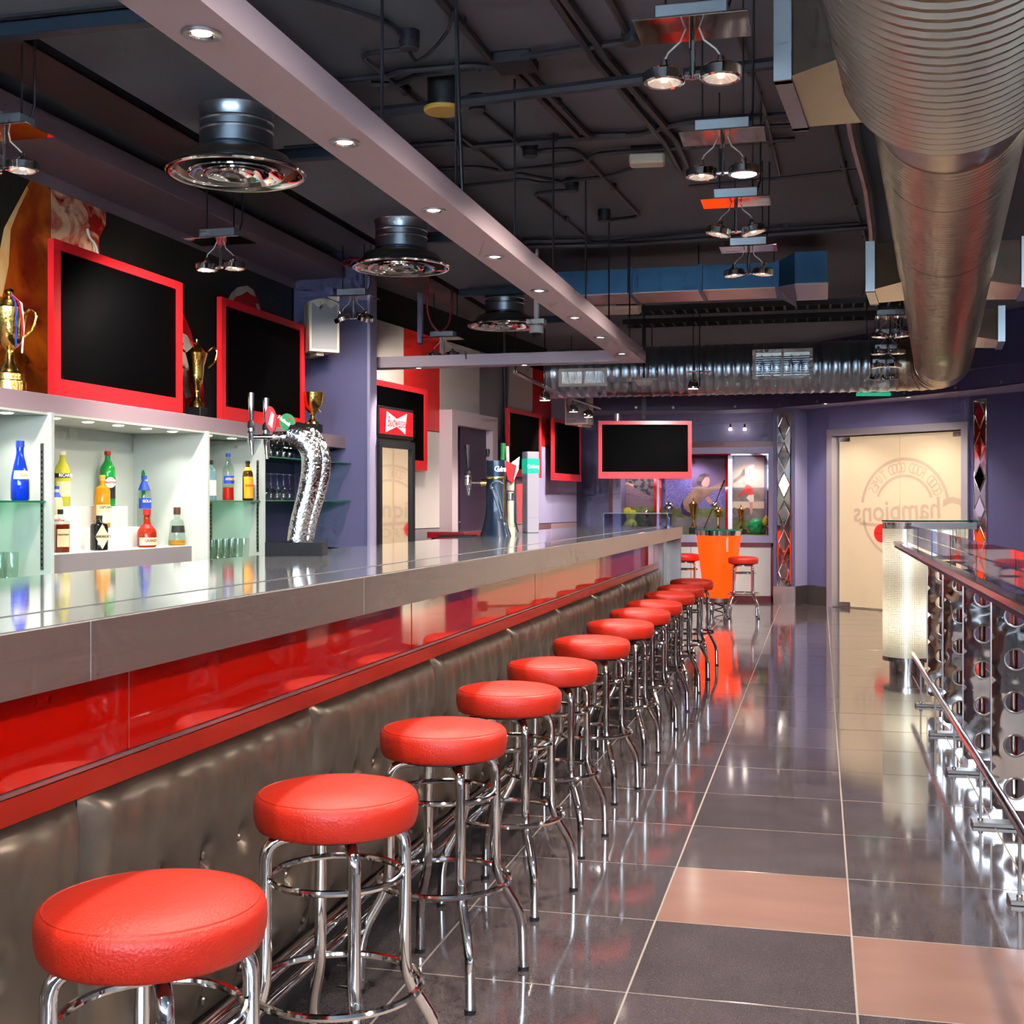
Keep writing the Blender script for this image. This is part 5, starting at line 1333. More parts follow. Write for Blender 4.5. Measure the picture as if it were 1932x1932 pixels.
def swan(pts, rs, d): 
    b = B(o_); P_ = [PB_(u, v, ZT + d) for u, v in pts]
    # smooth the spine
    q = []; rr = []
    n = len(P_)
    for i in range(n - 1):
        p0, p1, p2, p3 = P_[max(i - 1, 0)], P_[i], P_[i + 1], P_[min(i + 2, n - 1)]
        for k in range(6):
            t = k / 6
            q.append(.5 * ((2 * p1) + (p2 - p0) * t + (2 * p0 - 5 * p1 + 4 * p2 - p3) * t * t + (3 * p1 - p0 - 3 * p2 + p3) * t ** 3)); rr.append(rs[i] * (1 - t) + rs[i + 1] * t)
    q.append(P_[-1]); rr.append(rs[-1])
    return b.tube(q, rr, 18)
wet = mat('chrome_wet', 'd6d4d2', .1, 1, noise=.1, nscale=40, bump=.35, bscale=90)
swan([(560, 1022), (566, 985), (580, 930), (588, 885), (586, 850), (568, 826), (545, 816)], [.036, .036, .036, .038, .04, .04, .036], -.02).build('swan_neck', wet, bs)
swan([(578, 1022), (584, 985), (600, 930), (608, 885), (604, 850), (584, 822), (556, 812)], [.028, .028, .029, .031, .034, .036, .034], .02).build('swan_neck', wet, bs)
B(o_).tube([PB_(572, 822), PB_(516, 824)], [.02, .019], 16).build('cross_pipe', wet, bs)
B(o_).tube([PB_(516, 824), PB_(478, 824)], [.009, .008], 12).build('tap_pipe', M['chrome'], bs)
tap(PB_, ZT, 474, 741, 808, 858, bs, r=.011)
tap(PB_, ZT + .12, 502, 751, 812, 866, bs, r=.011)
def badge(u, v, ru, rv, m, nm, Z=ZT - .03, parent=bs, tilt=0):
    q = [PB_(u + ru * math.cos(a) * math.cos(tilt) - rv * math.sin(a) * math.sin(tilt), v - ru * math.cos(a) * math.sin(tilt) - rv * math.sin(a) * math.cos(tilt), Z) for a in [2 * math.pi * i / 28 for i in range(28)]]
    return B(parent.location).prism(q, CF * .02).build(nm, m, parent)
rbd = badge(510.5, 790, 10, 24, LBL['red'], 'red_badge', tilt=.12)
B(o_).prism([PB_(u, v, ZT - .032) for u, v in ((506, 800), (512, 776), (517, 782), (513, 808))], CF * .004).build('badge_stripe', LBL['white'], rbd, smooth=0)
gbd = badge(541, 796, 14, 16, LBL['green'], 'green_badge')
B(o_).text('Heineken', .019, frameM(PB_(540, 797, ZT - .0325), CR * .8 + UPZ * -.6, UPZ * .8 + CR * .6, -CF), ext=.0008, bold=.0006).build('badge_lettering', LBL['white'], gbd, smooth=0)
st5 = [PB_(546.5 + r * math.sin(2 * math.pi * i / 10), 790 - r * math.cos(2 * math.pi * i / 10), ZT - .0325) for i in range(10) for r in [(3.4, 1.5)[i % 2]]]
B(o_).prism(st5, CF * .002).build('badge_star', LBL['red'], gbd, smooth=0)

# dark stout tower
ZG = 7.49
gt = thing('stout_tower', 'flared dark navy stout tower with a pale harp emblem', 'beer tower', LZ((935 - VX) / F * ZG, ZG, ZB)); o_ = gt.location
navyg = mat('stout_navy', '15263c', .3, .3, noise=.1, nscale=8, coat=.3)
s_ = ZG / F
gp = [(30, 0), (29, 4), (24, 20), (20, 40), (18.4, 66), (18.4, 105), (18.6, 142), (0, 142)]
B(o_).lathe([(r * s_, z * s_) for r, z in gp], 32, Matrix.Translation(o_) @ Matrix.Diagonal((1, .8, 1, 1))).build('tower_body', navyg, gt)
B(o_).lathe([(18.9 * s_, 108 * s_), (19.2 * s_, 110 * s_), (18.9 * s_, 112 * s_)], 32, Matrix.Translation(o_) @ Matrix.Diagonal((1, .8, 1, 1))).build('gold_line', M['gold'], gt)
hm_ = mat('harp_grey', '5c6878', .35, .3, noise=.05)
def onb(du, z): # point on the camera side of the body
    x = du * s_; R = 19 * s_ if z > 60 else (19 + (60 - z) * .06) * s_
    y = -.8 * math.sqrt(max(0, R * R - x * x)) - .002
    return Vector(o_) + CR * x + CF * y + Vector((0, 0, z * s_))
B(o_).tube(arc([onb(-9, 90), onb(-9, 97), onb(-2, 103), onb(7, 103), onb(15, 97)], .03, 4), .006, 8).tube([onb(-5, 87), onb(4, 58), onb(12, 32)], [.009, .007, .004], 8).tube([onb(0, 94), onb(8, 66), onb(13, 46)], [.004, .006, .004], 8).ball(onb(-7, 90), .013, 12).build('harp_emblem', hm_, gt)
hs = B(o_)
for i in range(5): hs.tube([onb(3 + 2.8 * i, 101 - i * .8), onb(6 + 1.9 * i, 78 - 6 * i)], .0018, 5)
hs.build('harp_strings', hm_, gt)
gl_ = B(o_)
for i, ch in enumerate('Guinness'):
    a = .15 + i * .24; R = 19 * s_
    x = R * math.sin(a); y = -.8 * R * math.cos(a)
    ex = Vector((math.cos(a), .8 * math.sin(a), 0)).normalized()
    gl_.text(ch, .046, frameM(Vector(o_) + CR * x + CF * (y - .001) + UPZ * (126 * s_), CR * ex.x + CF * ex.y, UPZ), ext=.0008)
gl_.build('tower_lettering', mat('lit_white', 'ffffff', .4, emit='dff0ff', estr=.9), gt, smooth=0)
B(o_).box(Vector(o_).x - .015, Vector(o_).x + .015, o_.y - .002, o_.y + .002, ZB, ZB + .001).build('foot_mark', M['black'], gt)
gs = B(o_)
for z in (2, 40, 75, 108): pass
gs.tube([onb(15, 4), onb(15.5, 60), onb(15.5, 108)], .007, 6).build('gold_strip', M['gold'], gt)
tap(pt, ZG - .02, 883, 839, 893, 935, gt, hm='black', r=.016, tilt=2)
B(o_).tube([pt(888, 911, ZG - .02), pt(918, 911, ZG - .02)], .009, 10).build('tap_pipe', M['chrome'], gt)
B(o_).cyl(pt(907, 911, ZG - .02), pt(918, 911, ZG - .02), .024, n=18).build('gold_collar', M['gold'], gt)
tr2 = thing('drip_tray', 'flat black drip tray before the dark stout tower', 'drip tray', pt(880, 1012, 7.3).to_3d()); tr2.location.z = ZB
B().box(-.16, .05, -.06, .06, 0, .012, .003).build('tray_pan', M['black'], tr2)
# cream column with red shield
ZM = 7.85
cr_ = thing('beer_tower', 'cream beer tap column with a red shield badge beside the dark tower', 'beer tower', LZ((963 - VX) / F * ZM, ZM, ZB)); o_ = cr_.location; s_ = ZM / F
B(o_).lathe([(r * s_, z * s_) for r, z in ((0, 0), (9, 0), (9, 12), (6, 14), (6.5, 16), (7, 18), (6, 36), (6.5, 62), (5, 66), (5.5, 80), (8, 84), (7.5, 98), (4, 102), (0, 104))], 20, c=o_).build('column', M['cream'], cr_)
B(o_).lathe([(r * s_, z * s_) for r, z in ((6.9, 65), (5.6, 66), (5.4, 80), (7.6, 83))], 20, c=o_).build('chrome_waist', M['chrome'], cr_)
B(o_).prism([pt(u, v, ZM - .05) for u, v in ((952, 868), (975, 878), (968, 912), (958, 905), (955, 888))], CF * .04).build('shield_badge', LBL['red'], cr_, smooth=0)
B(o_).prism([pt(u, v, ZM - .01) for u, v in ((962, 876), (980, 862), (978, 885), (970, 905), (964, 900))], CF * .03).build('chrome_badge', M['chrome'], cr_, smooth=0)
tap(pt, ZM + .06, 920, 847, 872, 910, cr_, hm='black', r=.014)
B(o_).tube([pt(949, 836, ZM + .05), pt(948, 868, ZM + .05)], [.017, .014], 12).build('can_handle', LBL['green'], cr_)
B(o_).tube([pt(957, 842, ZM + .05), pt(958, 874, ZM + .05)], [.011, .011], 6).build('white_handle', M['white'], cr_)
B(o_).prism([pt(u, v, ZM + .1) for u, v in ((974, 914), (986, 912), (985, 986), (977, 986))], CF * .03).build('red_plate', M['red_paint'], cr_, smooth=0)
B(o_).tube([pt(970, 870, ZM), pt(971, 985, ZM), pt(976, 1004, ZM)], .01, 10).build('side_pipe', M['chrome'], cr_)
# green banded tower
ZQ = 8.4
ca = thing('beer_tower', 'tall pale square beer tower with a green lettered band', 'beer tower', LZ((1001 - VX) / F * ZQ, ZQ, ZB), math.radians(38)); s_ = ZQ / F
hh = (1005.5 - 853) * s_; a_ = 12.2 * s_
B().box(-a_, a_, -a_, a_, 0, hh, .004).build('tower_body', mat('tower_pale', 'aaa4b2', .35, noise=.03), ca)
gb = B().box(-a_ - .001, a_ + .001, -a_ - .001, a_ + .001, hh - 41 * s_, hh - 13 * s_).build('green_band', mat('band_green', '18a484', .3, noise=.04, emit='18a484', estr=.35), ca)
for ex, ez, off in (((1, 0, 0), (0, -1, 0), (0, -a_ - .0015, 0)), ((0, 1, 0), (1, 0, 0), (a_ + .0015, 0, 0))):
    B().text('Carlsberg', .036, frameM(Vector(off) + Vector((0, 0, hh - 28 * s_)), ex, (0, 0, 1), ez), sx=.62, bold=.0012, ext=.001).build('band_lettering', M['white'], gb, smooth=0)
B().box(-a_, a_, -a_ - .0008, -a_, 14 * s_ * 2, 14 * s_ * 2 + .002).build('body_seam', M['panel_grey'], ca)
# acrylic tray at the far end of the counter
ac = thing('acrylic_box', 'clear acrylic box standing on the far end of the bar', 'box', (XB - .45, YB1 - .5, ZB))
p0, p1 = onz(1153, 1004, ZB), onz(1267, 1003, ZB)
b = B(ac.location); x0_, x1_, y_ = XB - .62, XB - .08, YB1 - .45; hz_ = .115
b.box(x0_, x1_, y_, y_ + .004, ZB, ZB + hz_).box(x0_, x1_, y_ + .35, y_ + .354, ZB, ZB + hz_).box(x0_, x0_ + .004, y_, y_ + .35, ZB, ZB + hz_).box(x1_ - .004, x1_, y_, y_ + .35, ZB, ZB + hz_)
b.build('acrylic_walls', M['acrylic_box'], ac, smooth=0)
e = B(ac.location)
for z in (ZB + hz_,): e.tube([(x0_, y_, z), (x1_, y_, z), (x1_, y_ + .35, z), (x0_, y_ + .35, z)], .0025, 5, True)
for x in (x0_, x1_): e.tube([(x, y_, ZB), (x, y_, ZB + hz_)], .0025, 5)
e.build('polished_edge', M['satin'], ac)

# ================================================================== ORANGE TABLE
Zo = 15.0
ot = thing('orange_table', 'glowing orange cone bar table with round glass top', 'table', LZ((1356 - VX) / F * Zo, Zo, 0)); s_ = Zo / F
def oz(v): return H + (CY - v) * s_
B().lathe([(26 * s_, oz(1127)), (30 * s_, oz(1110)), (42 * s_, oz(1010))], 40).build('glowing_cone', M['orange_glow'], ot)
B().lathe([(42.5 * s_, oz(1010)), (43.5 * s_, oz(1001)), (0, oz(1001))], 40).build('steel_band', M['chrome'], ot)
B().lathe([(0, oz(1000.5)), (44.5 * s_, oz(1000.5)), (44.5 * s_, oz(998)), (0, oz(998))], 40).build('glass_top', M['glass_edge'], ot)
B().lathe([(25.5 * s_, oz(1127)), (25 * s_, oz(1135)), (0, oz(1135))], 32).build('foot_band', M['steel_dull'], ot)
for k in range(4):
    a = math.radians(45 + 90 * k + 14)
    B().lathe([(.008, 0), (.028, .0), (.03, .02), (.042, .09), (.035, .13), (.02, .15)], 14, c=(.15 * math.cos(a), .15 * math.sin(a), 0)).build('bulb_foot', M['chrome'], ot)
B().tube([(.05 * math.cos(a), .05 * math.sin(a), .01 + .012 * a) for a in [i * .6 for i in range(18)]], .008, 6).build('coiled_cable', M['cable_black'], ot)
B().box(-.012, .012, -.003, .003, oz(1040), oz(1012)).build('seam_strip', M['steel_dull'], ot).location = (19 * s_ * CO, -37 * s_, 0)

# ================================================================== DISPLAY CASE
zc0 = zo0
case = thing('display_poster', 'sports display poster in three panels at the back of the lit case', 'poster', (xo0, YD + .44, zc0))
YP = YD + .435
def CP(X, Y_, o=0.0):     # detail coordinates of the printed picture
    p = onY(1140 + X / 6.0375, 840 + Y_ / 6.0375, YP); p.y = YP - o; return p
POS = {'sky': two('print_sky', '5a4a68', '9c7c90', 1.2, (.3, .7)), 'glow': two('print_glow', 'b79a90', 'e4d3b4', 1.4, (.3, .7)), 'crowd': two('print_crowd', '3c3648', 'b08a92', 170, (.42, .58)), 'crowd_blue': two('print_crowd_blue', '4a4278', '9a8fc0', 170, (.42, .58)),
       'grass': two('print_grass', '5f6a30', '7d8440', 8), 'haze': two('print_haze', '6d6660', '8c8078', 6), 'roof': two('print_roof', '2c2a30', '6a6468', 14, (.45, .55)), 'tan': two('print_tan', '8c6a4c', 'a98460', 5), 'skin': two('print_skin', 'b9826a', 'd0a284', 5),
       'hair': two('print_hair', '4a3a34', '6b5850', 12), 'purple': two('print_purple', '3a1a50', '4e2868', 6), 'red': two('print_red', 'b83020', 'd0503a', 6), 'cream': two('print_cream', 'd8cdbc', 'e6ddd0', 6)}
def pp(name, pts, m, o): B(case.location).prism([CP(x, y, o) for x, y in pts], (0, -.0015, 0)).build(name, POS[m], case, smooth=0)
def rect(a, b_, c, d): return [(a, b_), (c, b_), (c, d), (a, d)]
pp('stadium_panel', rect(196, 130, 568, 1000), 'crowd', 0); pp('stadium_roof', [(196, 130), (568, 130), (568, 590), (430, 540), (330, 470), (196, 420)], 'roof', .002)
pp('stadium_stand', [(200, 520), (330, 480), (430, 540), (568, 600), (568, 640), (420, 620), (300, 560), (200, 560)], 'crowd', .004); pp('pitch', rect(196, 700, 568, 1000), 'grass', .004); pp('floodlit_rim', [(200, 440), (260, 420), (340, 450), (330, 475), (260, 440), (210, 470)], 'skin', .005)
pp('golf_panel', rect(656, 130, 1382, 1000), 'sky', 0); pp('golf_glow', rect(656, 390, 1000, 520), 'crowd_blue', .002); pp('golf_crowd', rect(656, 520, 1382, 720), 'crowd_blue', .003); pp('golf_green', rect(656, 720, 1382, 830), 'grass', .003); pp('golf_sand', rect(656, 820, 1382, 1000), 'haze', .004)
pp('trousers', [(868, 700), (890, 630), (940, 600), (940, 740), (1010, 800), (1060, 800), (960, 815), (890, 780)], 'purple', .006)
pp('jumper', [(895, 640), (960, 560), (1030, 480), (1070, 462), (1130, 475), (1190, 492), (1300, 440), (1382, 398), (1382, 452), (1250, 520), (1150, 590), (1110, 620), (1070, 690), (1010, 770), (950, 760), (910, 720)], 'tan', .007)
pp('forearm', [(1150, 600), (1190, 578), (1250, 670), (1235, 700), (1180, 650)], 'skin', .008)
pp('face', [(1100, 420), (1130, 360), (1190, 350), (1205, 400), (1198, 450), (1175, 475), (1120, 470)], 'skin', .008); pp('hair', [(1052, 430), (1052, 380), (1090, 335), (1150, 318), (1200, 335), (1200, 360), (1150, 365), (1120, 410), (1100, 450), (1070, 460)], 'hair', .009)
pp('player_panel', rect(1462, 130, 1822, 1000), 'glow', 0); pp('player_crowd', rect(1462, 480, 1822, 640), 'haze', .002); pp('player_pitch', rect(1462, 720, 1822, 1000), 'haze', .003); pp('player_grass', rect(1462, 860, 1822, 1000), 'grass', .004)
pp('sleeve', [(1470, 400), (1540, 345), (1590, 265), (1612, 290), (1608, 340), (1550, 385), (1475, 435)], 'tan', .006); pp('cuff', [(1560, 340), (1590, 262), (1606, 285), (1608, 342), (1575, 362)], 'hair', .007); pp('open_hand', [(1606, 285), (1660, 230), (1700, 215), (1712, 240), (1680, 270), (1712, 300), (1650, 350), (1608, 340)], 'cream', .007)
pp('player_shirt', [(1590, 490), (1620, 445), (1665, 460), (1700, 510), (1706, 560), (1650, 575), (1605, 545), (1540, 590), (1510, 585), (1570, 525)], 'red', .006); pp('player_head', [(1566, 420), (1590, 405), (1610, 430), (1600, 455), (1575, 450)], 'skin', .006)
pp('player_shorts', [(1640, 570), (1704, 560), (1706, 640), (1670, 655), (1620, 600)], 'cream', .007); pp('player_leg', [(1655, 650), (1690, 645), (1690, 760), (1670, 800), (1660, 740)], 'skin', .007)
sr = B(case.location)
for a, c in ((568, 600), (630, 656), (1382, 1410)): sr.prism([CP(a, 120, .012), CP(c, 120, .012), CP(c, 1000, .012), CP(a, 1000, .012)], (0, -.03, 0))
sr.build('red_divider', M['red_gloss'], case, smooth=0)
sr = B(case.location)
for a, c in ((602, 628), (1412, 1460)): sr.prism([CP(a, 120, .012), CP(c, 120, .012), CP(c, 1000, .012), CP(a, 1000, .012)], (0, -.012, 0))
sr.build('steel_divider', M['steel'], case, smooth=0)
tf = thing('turf_mat', 'bright green turf mat on the floor of the display case', 'mat', (xo0, YD + .02, zc0))
B(tf.location).box(xo0 + .02, xo1 - .02, YD + .02, YD + .42, zc0, zc0 + .01).build('turf', mat('turf', '6d9a1c', .9, noise=.4, nscale=90, bump=.8, bscale=120), tf, smooth=0)
cg = B().box(xo0, xo1, YD + .004, YD + .01, zo0, zo1)
struct('window_case', cg, M['case_glass'], smooth=0)
struct('trim_case_lining', B().box(xo1 - .02, xo1, YD + .01, YD + .42, zo0, zo1).box(xo0, xo1, YD + .01, YD + .42, zo1 - .02, zo1), M['red_gloss'], smooth=0)
for k, (u, c_) in enumerate(((1205, (1, .85, .8)), (1310, (.8, .7, 1)), (1415, (1, .85, .7)))):
    p = onY(u, 868, YD + .15); spot('case_lamp', tf, p - tf.location, 9, c_, 140, .8, .05, (0, .25, -1))
zz = zc0 + .01
def case_at(u, o=.18): p = onY(u, 950, YD + o); return Vector((p.x, YD + o, zz))
s17 = 17.35 / F
BALLT = [(0, 0), (.11, 0), (.09, .06), (.05, .12), (.03, .3), (.05, .5), (.04, .56), (.06, .58), (.10, .62), (.155, .70), (.175, .80), (.155, .90), (.09, .97), (0, 1)]
trophy(case_at(1220), 54 * s17, CUP_B, 'silver', 'small silver cup trophy above the yellow ball side of the display case', handles=True, group='trophies in the display case')
trophy(case_at(1262), 62 * s17, BALLT, 'silver', 'silver football trophy on a slim stem in the display case', group='trophies in the display case')
trophy(case_at(1308), 74 * s17, CUP_B, 'gold', 'tallest gold and silver lidded trophy on a blue base in the display case', base=(.055, .09), group='trophies in the display case', ribbons=((mat('ribbon_purple', '6a3fa8', .5, noise=.05), [(.1, -.04, .8), (.16, -.08, .6), (.15, -.08, .42)]),))
trophy(case_at(1355), 52 * s17, BALLT, 'gold', 'gold football trophy in the display case above the orange table', base=(.035, .06), group='trophies in the display case')
trophy(case_at(1398), 60 * s17, CUP_B, 'gold', 'gold two-handled cup on a black base beside the green ball', base=(.07, .07), handles=True, group='trophies in the display case')
def football(u, r, col, label):
    p = case_at(u, .16); t = thing('football', label, 'football', p, 0, 'footballs in the display case')
    B().ball((0, 0, r), r, 28).build('ball_skin', mat('ball_' + col, col, .35, noise=.08, nscale=8), t)
    zg = [(r * 1.002 * math.cos(a), r * 1.002 * math.sin(a) , r + r * .12 * (1 if i % 2 else -1)) for i, a in enumerate([2 * math.pi * i / 20 for i in range(20)])]
    zg = [Vector((x, y, z - r)).normalized() * r * 1.003 + Vector((0, 0, r)) for x, y, z in zg]
    B().tube(zg, .004, 5, True).build('ball_seam', mat('seam_' + col, tuple(x * .6 for x in lin(col)), .5, noise=.1), t)
football(1190, 14 * s17, 'd8dc58', 'pale yellow football in the display case')
football(1426, 15 * s17, '12a85a', 'bright green football in the display case')
shoe_m = mat('boot_yellow', 'b8b020', .4, noise=.25, nscale=20)
def shoe(u, zoff, rot, label):
    p = case_at(u, .25); t = thing('football_boot', label, 'boot', p + Vector((0, 0, zoff)), 0, 'yellow football boots')
    R = Matrix.Rotation(rot, 4, 'Y')
    pr = [(0, 0), (.05, -.004), (.12, 0), (.19, .005), (.23, .02), (.235, .035), (.19, .055), (.14, .065), (.10, .09), (.07, .105), (.02, .10), (0, .06)]
    b = B(); n = len(pr)
    rows_ = []
    for (oy, k) in ((-.04, .75), (-.03, .95), (0, 1.02), (.03, .95), (.04, .75)):
        rows_.append([R @ Vector((x * (.96 + .04 * k) - .05, oy, z * k)) for x, z in pr])
    vs = [q for r_ in rows_ for q in r_]; fs = [(i * n + j, i * n + (j + 1) % n, (i + 1) * n + (j + 1) % n, (i + 1) * n + j) for i in range(4) for j in range(n)]
    fs += [tuple(range(n)), tuple(4 * n + j for j in range(n))]
    b.raw(vs, fs).build('upper', shoe_m, t, smooth=60)
    s = B()
    for i in range(4): s.tube([R @ Vector((.06 + .03 * i, -.022, .098 - .014 * i)), R @ Vector((.06 + .03 * i, .022, .098 - .014 * i))], .004, 5)
    s.build('laces', M['black'], t)
    sd = B()
    for x in (.02, .08, .15): sd.cyl(R @ Vector((x - .04, 0, -.012)), R @ Vector((x - .04, 0, .004)), .008, n=8)
    sd.build('studs', M['black'], t)
shoe(1178, .3, 1.2, 'yellow football boot hung toe down above the yellow football'); shoe(1187, .27, 1.3, 'second yellow football boot hung beside the first, above the yellow football')
shoe(1441, .22, 2.0, 'yellow football boot hung behind the bright green football')
gc = thing('golf_club', 'steel golf club leaning across the golf panel of the display case', 'golf club', CP(1150, 940, .1))
B(gc.location).tube([CP(1376, 400, .1), CP(1330, 510, .1)], .012, 8).build('grip', M['black'], gc); B(gc.location).tube([CP(1330, 510, .1), CP(1262, 690, .1)], .008, 8).build('shaft', M['chrome'], gc); B(gc.location).ball(CP(1262, 680, .1), .05, 12).build('club_head', M['chrome'], gc)
gc = thing('golf_putter', 'thin dark golf putter standing beside a golf ball in the case', 'golf club', CP(1150, 945, .12))
B(gc.location).tube([CP(1240, 720, .12), CP(1150, 940, .12)], .006, 6).build('shaft', M['black_metal'], gc); B(gc.location).tube([CP(1150, 940, .12), CP(1135, 948, .12)], .012, 6).build('club_head', M['black_metal'], gc)
p = CP(1123, 945, .2); o = B(p).ball(p, .022, 14).build('golf_ball', M['white']); o.location = p; o.location.z = zz + .022; tag(o, 'small white golf ball on the display case floor', 'golf ball')
# small wire lamps in the niche over the case
a, c = onY(1312, 798, YD - .1), onY(1448, 796, YD - .1)
wl = thing('wire_light', 'thin wire light track with two tiny lamps above the display case', 'light track', a)
B(a).tube([a, c], .007, 6).build('track_wire', M['satin'], wl)
for q in (a, c): B(a).tube([q, Vector((q.x, q.y, ZC))], .003, 5).build('drop_wire', M['satin'], wl)
for u in (1378, 1405):
    p = onY(u, 800, YD - .1); B(a).cyl(p, p + Vector((0, 0, -.05)), .012, n=8).build('lamp_holder', M['black_metal'], wl)
    B(a).lathe([(.012, 0), (.025, -.02), (.022, -.035), (0, -.04)], 12, c=p + Vector((0, 0, -.05))).build('tiny_lamp', M['lens'], wl)

# ================================================================== RECEPTION STAND
Zk = 9.75
ks = thing('host_stand', 'perforated metal host stand glowing from inside with a green glass top', 'host stand', LZ((1711 - VX) / F * Zk, Zk, 0)); o_ = ks.location
rK = 44 / F * Zk
def kz(v, Z=9.6): return H + (CY - v) / F * Z
zb0, zb1, zt0 = kz(1243), kz(998), kz(985)
B().lathe([(rK, zb0), (rK, (zb0 + zb1) / 2), (rK, zb1)], 48).build('perforated_drum', M['perf'], ks)
B().lathe([(rK * 1.01, zb0 - .028), (rK * 1.01, zb0 + .004)], 40).build('bottom_band', M['chrome'], ks)
B().lathe([(0, zb0 - .028), (rK * .98, zb0 - .028)], 32).build('bottom_plate', M['steel_dull'], ks)
B().lathe([(rK * .72, 0), (rK * .72, zb0 - .028)], 32).build('pedestal', M['chrome'], ks)
rW = (1827 - 1755) / F * Zk
def KB(x, y, z): return Vector((0, 0, z)) + Vector((CO, SI, 0)) * x + Vector((-SI, CO, 0)) * y
wv_ = B()
x0_, x1_ = rK - .02, rK + rW
cur = [(x0_ + (x1_ - x0_) * i / 10, -.10 * math.sin(math.pi * i / 10) + .0) for i in range(11)]
zs0 = kz(1052)
for (xa_, ya_), (xb_, yb_) in zip(cur, cur[1:]): wv_.quad(KB(xa_, ya_, zs0), KB(xb_, yb_, zs0), KB(xb_, yb_, zb1), KB(xa_, ya_, zb1))
wv_.build('perforated_wing', M['perf_flat'], ks)
tp = [KB(rK * 1.04 * math.cos(a), rK * 1.04 * math.sin(a), zt0) for a in [math.pi * .5 + math.pi * i / 16 for i in range(17)]]
tp = tp + [KB(x1_ + .02, -rK, zt0), KB(x1_ + .02, rK, zt0)]
B().prism(tp, (0, 0, .014)).build('glass_top', M['glass_edge'], ks)
bd = B()
tb2 = [KB(rK * 1.0 * math.cos(a), rK * 1.0 * math.sin(a), zb1) for a in [math.pi * .5 + math.pi * i / 16 for i in range(17)]] + [KB(x1_, -rK * .98, zb1), KB(x1_, rK * .98, zb1)]
bd.prism(tb2, (0, 0, zt0 - zb1 - .004)).build('top_band', M['chrome'], ks)
B().prism([KB(x0_, -.14, kz(1063)), KB(x1_, -.14, kz(1063)), KB(x1_, .15, kz(1063)), KB(x0_, .15, kz(1063))], (0, 0, .014)).build('glass_shelf', M['glass_edge'], ks, smooth=0)
B().prism([KB(x0_, -.13, kz(1056)), KB(x1_, -.13, kz(1056)), KB(x1_, -.12, kz(1056)), KB(x0_, -.12, kz(1056))], (0, 0, .03)).build('shelf_band', M['chrome'], ks, smooth=0)
B().box(-.02, .02, -.02, .02, zs0 - .03, zb1).build('corner_post', M['satin'], ks).location = KB(rK * .97, -.1, 0)
point('stand_lamp', ks, KB(.05, -.04, .42), 1.7, (1, .93, .74), .07)
point('stand_lamp_upper', ks, KB(0, 0, .95), 1.0, (1, .93, .78), .07)
point('wing_lamp', ks, KB((x0_ + x1_) / 2, .12, 1.05), 1.2, (1, .93, .78), .05)

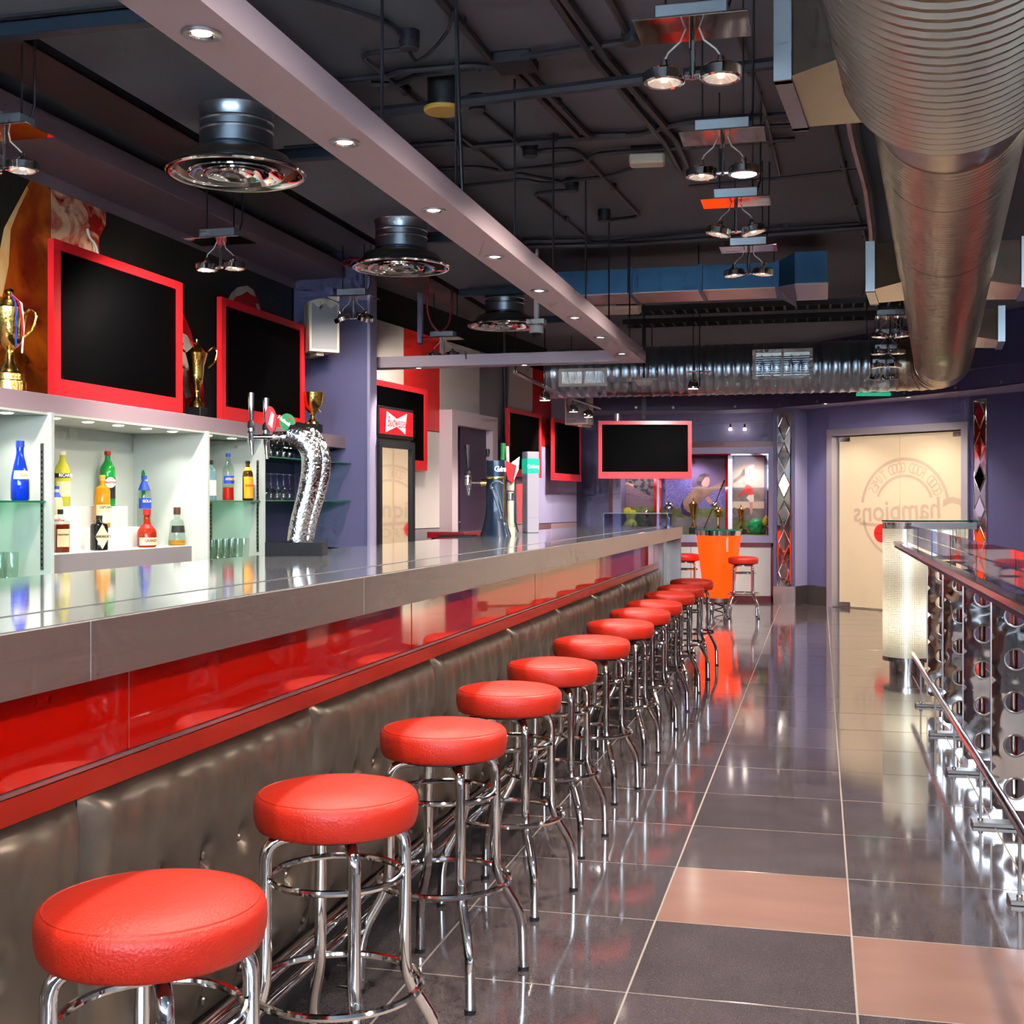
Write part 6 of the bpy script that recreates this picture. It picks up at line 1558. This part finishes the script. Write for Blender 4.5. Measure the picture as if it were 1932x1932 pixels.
# ================================================================== DRINKS RAIL WITH PUNCHED FINS
rl = thing('drinks_rail', 'long drinks rail with punched chrome fins and clear upstand beside the aisle', 'railing', LZ(.7, 4, 0)); o_ = rl.location
ZE = 9.35
a0, a1 = LZ(.56, 2.0).y, LZ(.56, ZE).y
b = B(o_).box(.56 * CO, .605 * CO, a0, a1, .997, 1.012, .002); b.build('shelf_lower', M['aubergine'], rl)
B(o_).box(.555 * CO, .61 * CO, a0, a1 + .01, 1.013, 1.042, .004).build('shelf_top', mat('rail_top', '9a8a8e', .16, .75, noise=.1, nscale=6, stretch=(8, .5, 1), rvar=.05), rl)
hole = .043
def fin(Z, idx):
    y = LZ(.705, Z).y; x0_ = .705 * CO; cw = .175; zb_ = .07
    b = B(o_); rims = []
    n = 28
    for k in range(5):
        cxh, czh = x0_ + cw * .52, zb_ + .176 * (k + .5)
        hw, hh_ = cw / 2, .088
        cx_ = x0_ + cw / 2
        for face, yy in ((0, y), (1, y + .006)):
            vs = []; fs = []
            for i in range(n):
                a = 2 * math.pi * i / n; c_, s__ = math.cos(a), math.sin(a)
                # dented metal: dish the sheet a little round each hole
                vs.append((cxh + hole * c_, yy, czh + hole * s__))
                k2 = min(hw / max(abs(c_), 1e-6), hh_ / max(abs(s__), 1e-6))
                vs.append((cxh + .066 * c_, yy, czh + .066 * s__))
                vs.append((min(max(cx_ + k2 * c_, x0_), x0_ + cw), yy, czh + max(-hh_, min(hh_, k2 * s__))))
            for i in range(n):
                j = (i + 1) % n
                fs += [(3 * i, 3 * i + 1, 3 * j + 1, 3 * j), (3 * i + 1, 3 * i + 2, 3 * j + 2, 3 * j + 1)]
            b.raw(vs, fs)
        rims.append((cxh, czh))
    f = b.build('fin_plate', M['fin_metal'], rl, smooth=0)
    for cxh, czh in rims:
        B(o_).tube([(cxh + hole * math.cos(a), y, czh + hole * math.sin(a)) for a in [2 * math.pi * i / n for i in range(n)]], .005, 6, True).build('hole_rim', M['steel_dull'], f)
    B(o_).tube([(x0_ + cw * .52, y + .05, .94), (.60 * CO, y + .05, 1.0)], .009, 8).build('rail_arm', M['chrome'], rl)
    B(o_).box(x0_ - .006, x0_, y - .004, y + .012, .07, .95, .001).build('fin_edge', M['steel'], f)
    B(o_).cyl((x0_ + cw * .52, y + .05, 0), (x0_ + cw * .52, y + .05, .95), .016, n=14).build('post', M['chrome'], rl)
    # floor bracket
    bk = B(o_).box(.625 * CO, .84 * CO, y - .03, y + .06, .0, .018, .003).box(.655 * CO, .665 * CO, y - .008, y + .008, .018, .25).build('floor_bracket', M['steel_dull'], rl)
    bl = B(o_)
    for xx in (.66, .80): bl.ball((xx * CO, y, .024), .011, 10)
    bl.build('bracket_bolts', M['chrome'], bk)
for k, Z in enumerate((8.12, 7.1, 6.1, 5.1, 4.1, 3.1)): fin(Z, k)
B(o_).tube([LZ(.66, 2.2, .255), LZ(.66, 8.84, .255)], .018, 14).build('foot_rail', M['chrome'], rl)
for k in range(7):
    y0_, y1_ = a1 - .6 - k - .996, a1 - .6 - k
    for z0_, z1_ in ((1.055, 1.113), (1.117, 1.175)):
        B(o_).box(.612 * CO, .612 * CO + .006, y0_, y1_, z0_, z1_, .001).build('clear_pane', M['acrylic'], rl, smooth=0)
    B(o_).box(.612 * CO, .612 * CO + .004, y1_, y1_ + .004, 1.03, 1.172).build('pane_clip', M['black_metal'], rl, smooth=0)
# red booths behind the rail
for k in range(4):
    y0_ = 3.0 + k * 1.65
    t = thing('booth_seat', '%s red booth seat glimpsed through the punched fins, counting towards the host stand' % ORD[k], 'booth seat', (1.5, y0_, 0), 0, 'red booth seats')
    B(t.location).box(1.42, 1.62, y0_, y0_ + 1.55, .05, .80, .03).build('backrest', M['leather_red_dark'], t)
    B(t.location).box(1.60, 2.1, y0_, y0_ + 1.55, .12, .46, .03).build('seat', M['leather_red_dark'], t)
    B(t.location).box(1.45, 2.05, y0_ + .03, y0_ + 1.52, 0, .12).build('plinth', M['plinth'], t)
